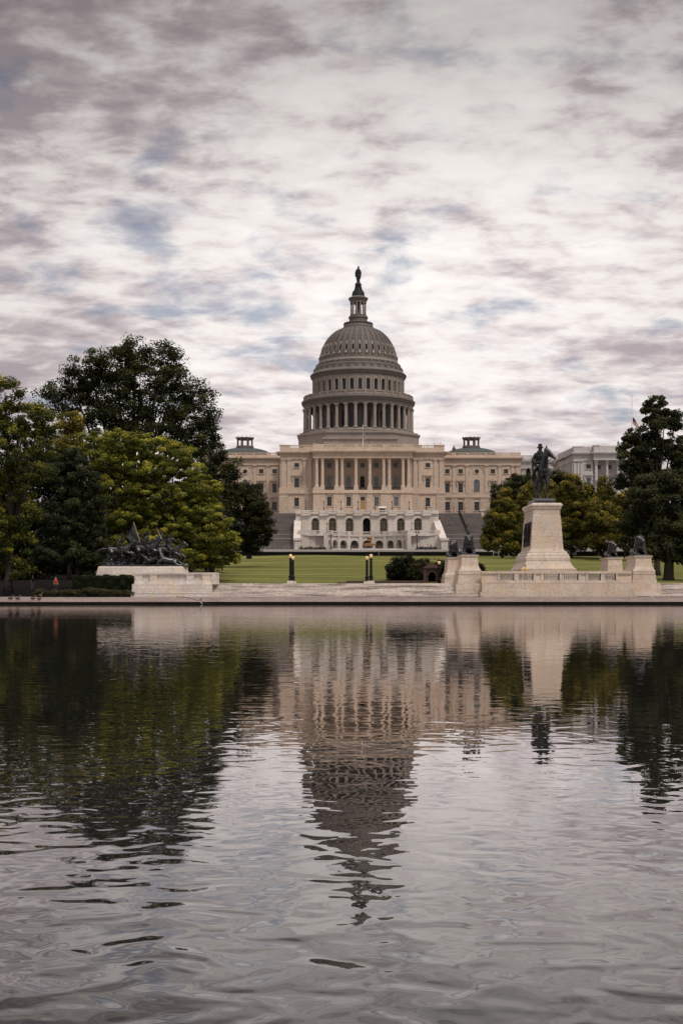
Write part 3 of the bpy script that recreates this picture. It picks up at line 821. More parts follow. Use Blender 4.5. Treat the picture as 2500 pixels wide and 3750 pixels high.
        trim.box(x0-.4, x1+.4, Yf-.7, Yf+8, zA-.9, zA-.35); trim.box(x0-.2, x1+.2, Yf-.45, Yf+8, zA-.35, fzz(355, Yf))
        body.wall(x0, x1, fzz(355, Yf), fzz(283, Yf), Yf, Yf+8, [(xc, ww, fzz(353, Yf), fzz(300, Yf), False)])
        body.wall(x0, x1, fzz(283, Yf), zB, Yf, Yf+8, [(xc, ww, fzz(238, Yf), fzz(213, Yf), False)])
        window(root, xc, fzz(353, Yf), fzz(300, Yf), ww, Yf, hood='tri', bars=(1, 2))
        window(root, xc, fzz(238, Yf), fzz(213, Yf), ww, Yf, bars=(1, 1))
        for p in pil: pilaster(trim, fx(p, Yf), S(18/1.568, Yf), Yf, fzz(355, Yf), zB, fzz(205, Yf))
        entablature(trim, x0, x1, Yf-.3, Yf+8, zB, zC, fzz(148, Yf), 1.2, side=(1, 1))
        pz0, pz1 = fzz(148, Yf), fzz(109, Yf)
        bl, br = fx(bal[0], Yf), fx(bal[1], Yf)
        body.box(x0, bl, Yf-.1, Yf+1.2, pz0, pz1); body.box(br, x1, Yf-.1, Yf+1.2, pz0, pz1); body.box(bl, br, Yf-.1, Yf+1.2, pz0, fzz(129, Yf))
        bb = MB(); balustrade(bb, bl, br, Yf+.1, fzz(129, Yf), pz1-.01); bb.build('roof_balustrade', M['cream'], root)
        trim.box(x0-.15, bl, Yf-.25, Yf+1.3, pz1-.25, pz1+.06); trim.box(br, x1+.15, Yf-.25, Yf+1.3, pz1-.25, pz1+.06)
        body.box(x1-6 if a > 500 else x0, x1 if a > 500 else x0+6, Yf+8, Yf+30, gz, pz0)
    # portico basement
    x0, x1 = fx(308, Yp), fx(877, Yp)
    wx = (401, 512, 593, 672, 784)
    panels = [(fx(w-22, Yp), fx(w+22, Yp)) for w in wx]
    ww = S(26/1.568, Yp); zA = fzz(372, Yp)
    rustic(body, x0, x1, Yp, Yr+4, gz, zA-.75, 11, panels)
    for i, (w, (pa, pb)) in enumerate(zip(wx, panels)):
        xc = fx(w, Yp); zlo, zhi = (fzz(478, Yp), fzz(406, Yp)) if i == 2 else (fzz(459, Yp), fzz(406, Yp))
        body.wall(pa, pb, gz, zA-.75, Yp+.5, Yr+4, [(xc, ww, zlo, zhi, False)])
        if i == 2:
            d = window(root, xc, zlo, zhi, ww, Yp+.5, bars=None, sill=False, name='entrance', frame='cream')
            MB().box(xc-ww/2, xc+ww/2, Yp+.55, Yp+.7, zlo, zlo + (zhi-zlo)*.72).build('door', M['wood_door'], d)
        else: window(root, xc, zlo, zhi, ww, Yp+.5, bars=(1, 2), pane='glass' if i < 3 else 'glass_pale')
    trim.box(x0-.3, x1+.3, Yp-.35, Yr+4, zA-.75, zA-.2)
    trim.box(x0-.1, x1+.1, Yp-.15, Yr+4, zA-.2, fzz(367, Yp))
    # recess wall with two tiers of windows
    z0, z1 = fzz(367, Yp), fzz(183, Yp)
    aw = S(26/1.568, Yr)
    aw_x = (400, 511, 590, 669.5, 780)
    rw = MB()
    rw.wall(x0, x1, z0, fzz(262, Yr), Yr, Yr+4, [(fx(w, Yr), aw, fzz(352, Yr), fzz(287, Yr), True) for w in aw_x])
    rw.wall(x0, x1, fzz(262, Yr), z1+1, Yr, Yr+4, [(fx(w, Yr), aw, fzz(239, Yr), fzz(212, Yr), False) for w in aw_x])
    for sx in (x0, x1-.6): rw.box(sx, sx+.6, Yp+2.2, Yr, z0, z1+.5)
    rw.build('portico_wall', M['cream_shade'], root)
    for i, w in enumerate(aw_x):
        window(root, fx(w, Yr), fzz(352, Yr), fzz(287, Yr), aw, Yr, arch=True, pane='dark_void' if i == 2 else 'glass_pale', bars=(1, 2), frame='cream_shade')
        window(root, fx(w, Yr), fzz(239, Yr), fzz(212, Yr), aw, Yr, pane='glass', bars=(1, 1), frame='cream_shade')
    # portico columns and the solid feet between which the balcony rails run
    cols = (328, 361, 442, 474, 553, 633, 713, 745, 824, 856)
    cz0, cz1 = fzz(353, Yp), z1
    cm = column_mesh(cz1-cz0, S(9.6/1.568, Yp), .8, 1.9, 16); src = None
    for c in cols:
        if src is None: src = cm.build('portico_column', M['cream'], root, local=True); w = src
        else: w = src.copy(); C.objects.link(w); w.parent = root
        w.location = (fx(c, Yp) - WL[root.name][0], Yp+1.1 - WL[root.name][1], cz0 - WL[root.name][2])
    feet = [(308, 374), (428, 487), (541, 567), (620, 647), (700, 757), (811, 877)]
    for a, b in feet: trim.box(fx(a, Yp), fx(b, Yp), Yp-.1, Yp+2.3, fzz(367, Yp), cz0)
    for (a, b), (c, d) in zip(feet[:-1], feet[1:]):
        r = MB(); ironrail(r, fx(b, Yp), fx(c, Yp), Yp+.2, fzz(367, Yp), cz0+.1); r.build('balcony_rail', M['iron'], root)
    entablature(trim, x0, x1, Yp+.1, Yr+4, z1, fzz(158, Yp), fzz(141, Yp), 1.2)
    pz0, pz1 = fzz(141, Yp), fzz(103, Yp)
    bal = [(368, 434), (480, 546), (563, 626), (642, 705), (753, 817)]
    cur = x0
    for a, b in bal:
        l, r = fx(a, Yp), fx(b, Yp); body.box(cur, l, Yp, Yp+1.2, pz0, pz1); body.box(l, r, Yp, Yp+1.2, pz0, fzz(122, Yp))
        bb = MB(); balustrade(bb, l, r, Yp+.15, fzz(122, Yp), pz1); bb.build('roof_balustrade', M['cream'], root); cur = r
    body.box(cur, x1, Yp, Yp+1.2, pz0, pz1); trim.box(x0-.1, x0+1, Yp-.12, Yp+1.3, pz1, pz1+.2); trim.box(x1-1, x1+.1, Yp-.12, Yp+1.3, pz1, pz1+.2)
    body.box(fx(120, Yf), fx(1058, Yf), Yr+4, 476, fzz(170, Yf)-1, fzz(150, Yf)-.02)      # roof slab
    # ---- lower wings on both sides
    Yw = 456.0
    def wing(mir, xe0, xe1, tag_):
        def wx_(x): return fx(x, Yw) if not mir else 2*fx(582, Yw) - fx(x, Yw)
        l, r = sorted((wx_(1052), wx_(1497)))
        ww = S(25/1.568, Yw)
        zb0, zb1 = 27.0, fzz(402, Yw)
        lows = [(1077, 1), (1153, 1), (1246, 1), (1338, 0), (1413, 0)]
        ops = [(wx_(a), ww*1.15, fzz(485, Yw), fzz(436, Yw), False) for a, _ in lows]
        pan = [(min(wx_(a-20), wx_(a+20)), max(wx_(a-20), wx_(a+20))) for a, _ in lows]
        rustic(body, l, r, Yw-.4, Yw+10, zb0, zb1-.6, 10, pan)
        for (pa, pb), o in zip(sorted(pan), sorted(ops)):
            body.wall(pa, pb, zb0, zb1-.6, Yw-.1, Yw+10, [o])
            window(root, o[0], o[2], o[3], o[1], Yw-.1, bars=(1, 2), fr=.35)
        trim.box(l-.3, r+.3, Yw-.6, Yw+10, zb1-.6, zb1-.1); trim.box(l-.1, r+.1, Yw-.3, Yw+10, zb1-.1, fzz(386, Yw))
        mids = (1077, 1153, 1338, 1413)
        body.wall(l, r, fzz(386, Yw), fzz(292, Yw), Yw, Yw+10, [(wx_(a), ww, fzz(382, Yw), fzz(330, Yw), False) for a in mids] + [(wx_(1245.5), S(33/1.568, Yw), fzz(382, Yw), fzz(307, Yw), True)])
        body.wall(l, r, fzz(292, Yw), fzz(225, Yw), Yw, Yw+10, [(wx_(a), ww, fzz(273, Yw), fzz(248, Yw), False) for a in mids])
        for a in mids:
            window(root, wx_(a), fzz(382, Yw), fzz(330, Yw), ww, Yw, hood='arc', bars=(1, 2), pane='glass' if a < 1300 else 'glass_pale')
            window(root, wx_(a), fzz(273, Yw), fzz(248, Yw), ww, Yw, bars=(1, 1))
        window(root, wx_(1245.5), fzz(382, Yw), fzz(307, Yw), S(33/1.568, Yw), Yw, arch=True, pane='glass_pale', bars=(1, 3), fr=.4)
        # round window in a blind arch
        c_ = wx_(1245.5); zc_ = fzz(261, Yw); q = MB(); ro, ri = S(18/1.568, Yw), S(12.5/1.568, Yw); n = 24
        ring = [(c_ + ro*math.cos(2*PI*i/n), zc_ + ro*math.sin(2*PI*i/n)) for i in range(n)] + [(c_ + ri*math.cos(2*PI*i/n), zc_ + ri*math.sin(2*PI*i/n)) for i in range(n)]
        q.add([(x, Yw-.18, z) for x, z in ring] + [(x, Yw+.02, z) for x, z in ring],
              [(i, (i+1) % n, n+(i+1) % n, n+i) for i in range(n)] + [(i, 2*n+i, 2*n+(i+1) % n, (i+1) % n) for i in range(n)] + [(n+i, n+(i+1) % n, 3*n+(i+1) % n, 3*n+i) for i in range(n)])
        f = q.build('round_window', M['cream'], root)
        MB().lathe([(0, 0), (ri, 0), (ri, .06), (0, .06)], 0, 0, 24)
        g = MB(); g.add([(c_ + ri*math.cos(2*PI*i/n), Yw-.05, zc_ + ri*math.sin(2*PI*i/n)) for i in range(n)], [tuple(range(n))]); g.build('pane', M['glass'], f)
        R1, R0 = S(45/1.568, Yw), S(40/1.568, Yw); zs = fzz(268, Yw)
        trim.prism([(c_ - R1*math.cos(PI*k/14), zs + R1*math.sin(PI*k/14)) for k in range(15)] + [(c_ + R0*math.cos(PI*k/14), zs + R0*math.sin(PI*k/14)) for k in range(15)], Yw-.2, Yw+.02)
        for p in (1115, 1190, 1300, 1376, 1452, 1478): pilaster(trim, wx_(p), S(16/1.568, Yw), Yw, fzz(386, Yw), fzz(225, Yw), fzz(240, Yw), .3)
        entablature(trim, l, r, Yw-.3, Yw+10, fzz(225, Yw), fzz(196, Yw), fzz(182, Yw), 1.1)
        pz0, pz1 = fzz(182, Yw), fzz(152, Yw)
        cuts = [(1075, 1102), (1125, 1190), (1200, 1292), (1302, 1352), (1384, 1442)]
        segs = sorted([tuple(sorted((wx_(a), wx_(b)))) for a, b in cuts]); cur = l
        for a, b in segs:
            body.box(cur, a, Yw-.1, Yw+1, pz0, pz1); body.box(a, b, Yw-.1, Yw+1, pz0, fzz(170, Yw))
            bb = MB(); balustrade(bb, a, b, Yw+.1, fzz(170, Yw), pz1-.01); bb.build('roof_balustrade', M['cream'], root); cur = b
        body.box(cur, r, Yw-.1, Yw+1, pz0, pz1)
        body.box(l, r, Yw+10, Yw+40, 27, fzz(184, Yw)); trim.box(l, r, Yw+10, Yw+40, fzz(184, Yw), fzz(182, Yw)-.02)
        # shallow copper dome with its little lantern
        Yc = 478.0; ccx = X(1724.5, Yc) if not mir else X(897, Yc)
        R = S(95, Yc); zd = Z(1670, Yc); hd = Z(1638, Yc) - Z(1664, Yc)
        dm = MB(); dm.lathe([(R, zd-2), (R, zd)] + [(R*math.cos(t*PI/2/10)*1.0, zd + .2 + hd*math.sin(t*PI/2/10)) for t in range(10)] + [(0, zd+.2+hd)], ccx, Yc, 48)
        for k in range(32):
            a = k*PI/16; dm.tube([(ccx + (R*math.cos(t*PI/2/8)+.03)*math.sin(a), Yc - (R*math.cos(t*PI/2/8)+.03)*math.cos(a), zd+.22+hd*math.sin(t*PI/2/8)) for t in range(8)], .08, 4)
        d = dm.build('copper_dome', M['copper'], root)
        la = MB(); rl = S(31, Yc); zl0, zl1 = Z(1640, Yc), Z(1604, Yc); h = zl1 - zl0
        la.lathe([(rl*1.05, zl0-1.2), (rl*1.05, zl0+.5), (rl*.95, zl0+.6)], ccx, Yc, 24)
        for k in range(8):
            a = (k+.5)*PI/4; x, y = ccx + rl*.90*math.sin(a), Yc - rl*.90*math.cos(a); la.box(x-.24, x+.24, y-.24, y+.24, zl0+.5, zl1-.7)
        la.lathe([(0, zl1-.72), (rl*.9, zl1-.72), (rl*.98, zl1-.7), (rl*1.0, zl1-.35), (rl*1.1, zl1-.2), (rl*1.1, zl1), (0, zl1+.1)][::-1], ccx, Yc, 24)
        for k in range(12):
            a = (k+.5)*PI/6; x, y = ccx + rl*1.02*math.sin(a), Yc - rl*1.02*math.cos(a); la.frustum((x-.16, x+.16, y-.16, y+.16, zl1), (x-.04, x+.04, y-.04, y+.04, zl1+.5))
        la.build('lantern', M['dome'], d)
        if not mir:                                        # small chimney-like roof ornament
            orn = MB(); xx, yy = X(1661, 470), 470; zz = Z(1648, 470)
            orn.lathe([(.5, zz-3.5), (.5, zz-.6), (.3, zz-.3), (.62, zz), (.72, zz+.5), (.4, zz+1.0), (.1, zz+1.6)], xx, yy, 10); orn.lathe([(.85, zz-1.4), (.85, zz-1.1), (.4, zz-1.0)], xx, yy, 10)
            orn.build('roof_vent', M['dome'], root)
    wing(False, 0, 0, ''); wing(True, 0, 0, '')
    body.build('wall', M['cream'], root); trim.build('stone_trim', M['cream'], root)
    # light railed walk and roof poles
    rp = MB()
    for px in (1316, 1565, 1588, 1612): rp.tube([(X(px, 446), 446, 48), (X(px, 446), 446, Z(1622, 446))], .06, 5)
    rp.build('roof_aerial', M['dome'], root)
capitol()

def flagpole(name, label, px, Y, py0, py1, flag, r=.12):
    x = X(px, Y); z0, z1 = Z(py0, Y), Z(py1, Y)
    t = thing(name, label, 'flagpole', (x, Y, z0))
    mb = MB(); mb.tube([(x, Y, z0), (x, Y, (z0+z1)/2), (x, Y, z1)], [r*1.2, r, r*.7], 8); mb.lathe([(0, z1), (r*1.8, z1+r*1.5), (0, z1+r*3)], x, Y, 8)
    mb.build('pole', M['white'], t)
    m, nt, out = newmat('striped_flag')
    at = N(nt, 'ShaderNodeAttribute', attribute_name='uvw'); sp = N(nt, 'ShaderNodeSeparateXYZ'); nt.links.new(at.outputs['Vector'], sp.inputs[0])
    w = N(nt, 'ShaderNodeMath', operation='MULTIPLY'); w.inputs[1].default_value = 6.5; nt.links.new(sp.outputs[1], w.inputs[0])
    fr = N(nt, 'ShaderNodeMath', operation='FRACT'); nt.links.new(w.outputs[0], fr.inputs[0])
    gt = N(nt, 'ShaderNodeMath', operation='GREATER_THAN'); gt.inputs[1].default_value = .5; nt.links.new(fr.outputs[0], gt.inputs[0])
    col = mix(nt, gt.outputs[0], (.55, .50, .48), (.20, .022, .03))
    a = N(nt, 'ShaderNodeMath', operation='LESS_THAN'); a.inputs[1].default_value = .4; nt.links.new(sp.outputs[0], a.inputs[0])
    b = N(nt, 'ShaderNodeMath', operation='GREATER_THAN'); b.inputs[1].default_value = .46; nt.links.new(sp.outputs[1], b.inputs[0])
    c = N(nt, 'ShaderNodeMath', operation='MULTIPLY'); nt.links.new(a.outputs[0], c.inputs[0]); nt.links.new(b.outputs[0], c.inputs[1])
    col = mix(nt, c.outputs[0], col, (.012, .014, .04))
    bs = N(nt, 'ShaderNodeBsdfPrincipled'); nt.links.new(col, bs.inputs[0]); bs.inputs['Roughness'].default_value = .9; nt.links.new(bs.outputs[0], out.inputs[0])
    nu, nv = 14, 14; vs, uv, fs = [], [], []
    for j in range(nv+1):
        for i in range(nu+1):
            u, v = i/nu, j/nv
            xx, yy, zz = flag(u, v); vs.append((xx, yy, zz)); uv.append((u, v, 0))
    for j in range(nv):
        for i in range(nu): q = j*(nu+1)+i; fs.append((q, q+1, q+nu+2, q+nu+1))
    g = MB(); g.add(vs, fs); o = g.build('flag', m, t, smooth=True, recalc=False)
    at = o.data.attributes.new('uvw', 'FLOAT_VECTOR', 'POINT'); at.data.foreach_set('vector', [q for p in uv for q in p])
def limp(px, Y, py_top, py_bot, w):          # flag hanging in folds from its hoist
    x0, zt, zb = X(px, Y), Z(py_top, Y), Z(py_bot, Y)
    def f(u, v):
        return (x0 + w*u*(.35+.65*(1-v)*.6+.1) + .12*math.sin(u*14)*u, Y - .15 + .3*math.sin(u*11 + v*2)*min(1, u*3), zt - (zt-zb)*((1-v)*.62 + u*.38) )
    return f
flagpole('flagpole', 'roof flagpole with limp striped flag standing in front of the dome', 1328.5, 447, 1638, 1560, limp(1329, 447, 1567, 1622, 1.0))
def half(u, v):
    Y = 452; x0 = X(2314.5, Y); zt = Z(1528, Y); hh = S(26, Y)
    return (x0 + S(24, Y)*u, Y + .3*math.sin(u*9)*u, zt - (1-v)*hh*(1-.1*u) - S(44, Y)*u**1.4*.75)
flagpole('flagpole', 'tall white flagpole with half-lowered striped flag above the dark tree on the right', 2312, 452, 1640, 1449, half, .16)

# ---------------------------------------------------------------- marble wing on the right
def side_wing():
    Yf = 430.0; xl = X(2098, Yf); xr = X(2420, Yf)
    t = thing('marble_wing', 'white marble columned wing building behind the trees on the right', 'building', (xl, Yf, 27.0))
    b, tr = MB(), MB()
    def gx(x): return X(1550 + x/1.6505, Yf)
    def gz_(y): return Z(1420 + y/1.6505, Yf)
    zt, zc, ze, zp = gz_(358), gz_(393), gz_(410), gz_(440)
    ww = S(27/1.6505, Yf)
    wins = [995, 1062, 1128, 1200, 1270]
    fx0 = gx(1022)
    b.wall(xl, fx0, 27, gz_(520), Yf, Yf+2, [(gx(995), ww, gz_(586), gz_(545), False)])
    b.wall(xl, fx0, gz_(520), zp, Yf, Yf+2, [(gx(995), ww, gz_(489), gz_(463), False)])
    xs = wins[1:]
    b.wall(fx0, xr, 27, gz_(520), Yf+2.0, Yf+4, [(gx(x), ww, gz_(590), gz_(545), False) for x in xs])
    b.wall(fx0, xr, gz_(520), zp, Yf+2.0, Yf+4, [(gx(x), ww, gz_(489), gz_(463), False) for x in xs])
    for i, x in enumerate(wins):
        yy = Yf if i == 0 else Yf+2.0
        window(t, gx(x), gz_(590 if i else 586), gz_(545), ww, yy, hood='arc' if i != 1 else 'tri', pane='glass_pale', bars=(1, 2), frame='marble_wing')
        window(t, gx(x), gz_(489), gz_(463), ww, yy, pane='glass', bars=(1, 1), frame='marble_wing')
    for x in (914, 934, 952): pilaster(tr, gx(x), S(13/1.6505, Yf), Yf, gz_(640), zp, gz_(455), .3)
    b.box(fx0, xr, Yf-1.5, Yf+2, 27, gz_(640))
    cm = column_mesh(zp-gz_(640), S(9.5/1.6505, Yf), .7, 1.6, 14); src = None
    for x in (1040, 1105, 1172, 1240):
        if src is None: src = cm.build('column', M['marble_wing'], t, local=True); w = src
        else: w = src.copy(); C.objects.link(w); w.parent = t
        w.location = (gx(x) - xl, -.4, gz_(640) - 27)
    entablature(tr, xl, fx0, Yf-.25, Yf+40, zp, ze, zc, 1.1, side=(1, 0)); entablature(tr, fx0, xr, Yf-1.7, Yf+38, zp, ze, zc, 1.1, side=(1, 1))
    b.box(xl, gx(968), Yf-.1, Yf+1, zc, zt); b.box(gx(968), gx(996), Yf-.1, Yf+1, zc, zc+.7); b.box(gx(996), fx0, Yf-.1, Yf+1, zc, zt); b.box(fx0+.02, xr, Yf-1.5, Yf+1, zc, zt+.2)
    tr.box(fx0-.1, fx0+2, Yf-1.65, Yf+1.1, zt+.2, zt+.5); tr.box(xl-.12, gx(968), Yf-.2, Yf+1.1, zt, zt+.22)
    bb = MB(); balustrade(bb, gx(968), gx(996), Yf+.1, zc+.7, zt); bb.build('roof_balustrade', M['marble_wing'], t)
    # receding side with its row of narrow windows
    Yb = 453; xb = X(2041, Yb)
    n = 7
    def side(y): return xl + (xb-xl)*(y-Yf)/(Yb-Yf)
    side_v = []
    for i in range(n*2+1):
        ya = Yf + .01 + (Yb-Yf)*i/(n*2+1); yb = Yf + (Yb-Yf)*(i+1)/(n*2+1)
        dx = 0 if i % 2 == 0 else .45
        xa, xb_ = side(ya)+dx, side(yb)+dx
        b.add([(xa, ya, 27), (xb_, yb, 27), (xb_+1, yb, 27), (xa+1, ya, 27), (xa, ya, zp), (xb_, yb, zp), (xb_+1, yb, zp), (xa+1, ya, zp)], [(0,3,2,1),(4,5,6,7),(0,1,5,4),(1,2,6,5),(2,3,7,6),(3,0,4,7)])
        if i % 2:
            for za, zb in ((489, 463), (590, 545)):
                g = MB(); g.add([(xa-.06, ya+.25, gz_(za)), (xb_-.06, yb-.25, gz_(za)), (xb_-.06, yb-.25, gz_(zb)), (xa-.06, ya+.25, gz_(zb))], [(0, 1, 2, 3)]); g.build('side_window', M['glass'], t)
        else:
            ym = (ya+yb)/2; tr.box(side(ym)-.35, side(ym)+.1, ym-.35, ym+.35, gz_(640), zp)
    for (ov, za, zb) in ((.1, zp, ze), (1.0, ze+.35, zc), (0, zc, zt)):
        xs_ = [(xl-ov, Yf+.02), (xb-ov, Yb), (xb+8, Yb), (xl+8, Yf+.02)]
        tr.prism(xs_, za, zb, 'z')
    b.box(xl+2, xr, Yf+4, Yf+40, 27, zp+.5)
    b.build('wall', M['marble_wing'], t); tr.build('stone_trim', M['marble_wing'], t)
    # small figure-like finial on the parapet
    q = MB(); x = gx(1175); q.lathe([(.35, zt), (.35, zt+.6), (.22, zt+.9), (.4, zt+1.3), (.2, zt+1.9), (0, zt+2.1)], x, Yf, 8); q.build('finial', M['dome'], t)
    # columned corridor joining it to the cream building
    Yc = 492.0
    c = thing('columned_corridor', 'recessed pale corridor with dark bays linking cream building to marble wing', 'building', (X(1960, Yc), Yc, 27))
    m1 = MB(); x0, x1 = X(1880, Yc), X(2075, Yc)
    def hz(y): return Z(1420 + y/1.6505, Yc)
    m1.box(x0, x1, Yc+3, Yc+10, 27, hz(480))
    entablature(m1, x0, x1, Yc, Yc+10, hz(484), hz(455), hz(436), .9)
    m1.box(x0, X(1913, Yc), Yc-.1, Yc+1, hz(436), hz(408)); m1.box(X(1945, Yc), X(2000, Yc), Yc-.1, Yc+1, hz(436), hz(408)); m1.box(X(2030, Yc), x1, Yc-.1, Yc+1, hz(436), hz(408))
    m1.build('wall', M['marble_wing'], c)
    bb = MB(); balustrade(bb, X(1913, Yc), X(1945, Yc), Yc, hz(434), hz(408)); balustrade(bb, X(2000, Yc), X(2030, Yc), Yc, hz(434), hz(408)); bb.build('roof_balustrade', M['marble_wing'], c)
    cm = column_mesh(hz(484)-hz(620), .85, .6, 1.4, 12); src = None
    for px in (1912, 1920, 1948, 1956, 1984, 1992, 2020, 2028, 2056):
        if src is None: src = cm.build('column', M['marble_wing'], c, local=True); w = src
        else: w = src.copy(); C.objects.link(w); w.parent = c
        w.location = (X(px, Yc) - WL[c.name][0], 1.0, hz(620) - 27)
    for px in (1934, 1970, 2006, 2042): g = MB(); g.box(X(px-9, Yc), X(px+9, Yc), Yc+2.9, Yc+2.98, hz(600), hz(490)); g.build('dark_bay', M['dark_void'], c)
side_wing()
# ---------------------------------------------------------------- marble terrace below the building
def arch_window(parent, cx, z0, z1, w, y, name='arched_window', open_=False):
    f = MB(); sp = z1 - w/2; ro, ri = w/2 + .75, w/2 + .02
    def arc(r, y0, y1): return [(cx - r*math.cos(PI*k/12), sp + r*math.sin(PI*k/12)) for k in range(13)]
    f.prism([(cx-ro, sp-.2)] + arc(ro, 0, 0) + [(cx+ro, sp-.2), (cx+ri, sp-.2)] + arc(ri, 0, 0)[::-1] + [(cx-ri, sp-.2)], y-.14, y+.1)
    f.box(cx-ro-.1, cx-ri, y-.22, y+.1, sp-.55, sp-.2); f.box(cx+ri, cx+ro+.1, y-.22, y+.1, sp-.55, sp-.2)
    o = f.build(name, M['marble'], parent)
    g = MB(); g.box(cx-w/2-.02, cx+w/2+.02, y+(1.2 if open_ else .45), y+(1.3 if open_ else .5), z0, z1+.05); g.build('pane', M['dark_void' if open_ else 'glass_green'], o)
    if not open_:
        b = MB(); yy = y+.38
        b.prism([(cx - w/2, z0)] + [(cx - w/2*math.cos(PI*k/12), sp + w/2*math.sin(PI*k/12)) for k in range(13)] + [(cx + w/2, z0), (cx + w/2-.14, z0)] +
                [(cx + (w/2-.14)*math.cos(PI*k/12), sp + (w/2-.14)*math.sin(PI*k/12)) for k in range(13)] + [(cx - w/2+.14, z0)], yy-.1, yy+.05)
        b.box(cx-.11, cx+.11, yy-.08, yy+.04, z0, sp); b.box(cx-w/2, cx+w/2, yy-.12, yy+.04, sp-.12, sp+.10)
        for sx in (-.27, .27): b.box(cx+sx*w-.05, cx+sx*w+.05, yy-.04, yy+.02, z0, sp + w*.35)
        b.box(cx-w/2, cx+w/2, yy-.04, yy+.03, (z0+sp)/2-.05, (z0+sp)/2+.05)
        b.build('frame', M['brown_frame'], o)
    return o
M['glass_green'] = plain('dark_green_glass', (.012, .017, .016), .12, 0, .3, .6, .4)

def lantern_post(name, label, x, y, z0, h, group, proto=[None]):
    """slim iron post with a glazed lantern; the first is built, the rest are copies"""
    if proto[0] is None:
        t = thing(name, label, 'street lamp', (0, 0, 0), group)
        p = MB(); p.lathe([(.28, 0), (.28, .25), (.16, .4), (.13, .9), (.09, 1.0), (.07, 2.2), (.12, 2.3), (.05, 2.4), (.16, 2.5), (.16, 2.55)], 0, 0, 10); p.build('post', M['iron'], t, local=True)
        q = MB(); q.lathe([(.14, 2.55), (.24, 3.0), (.23, 3.02)], 0, 0, 8); l = q.build('lantern', M['lantern'], t, local=True)
        r = MB(); r.lathe([(.27, 3.02), (.2, 3.14), (.06, 3.24), (.05, 3.34), (0, 3.42)], 0, 0, 8)
        for k in range(6): a = k*PI/3; r.tube([(.15*math.sin(a), .15*math.cos(a), 2.55), (.25*math.sin(a), .25*math.cos(a), 3.02)], .025, 4)
        r.build('lantern_cap', M['iron'], l, local=True)
        proto[0] = t; o = t
    else: o = copy_tree(proto[0], label, group)
    o.location = (x, y, z0); o.scale = (h/3.42,)*3
    return o

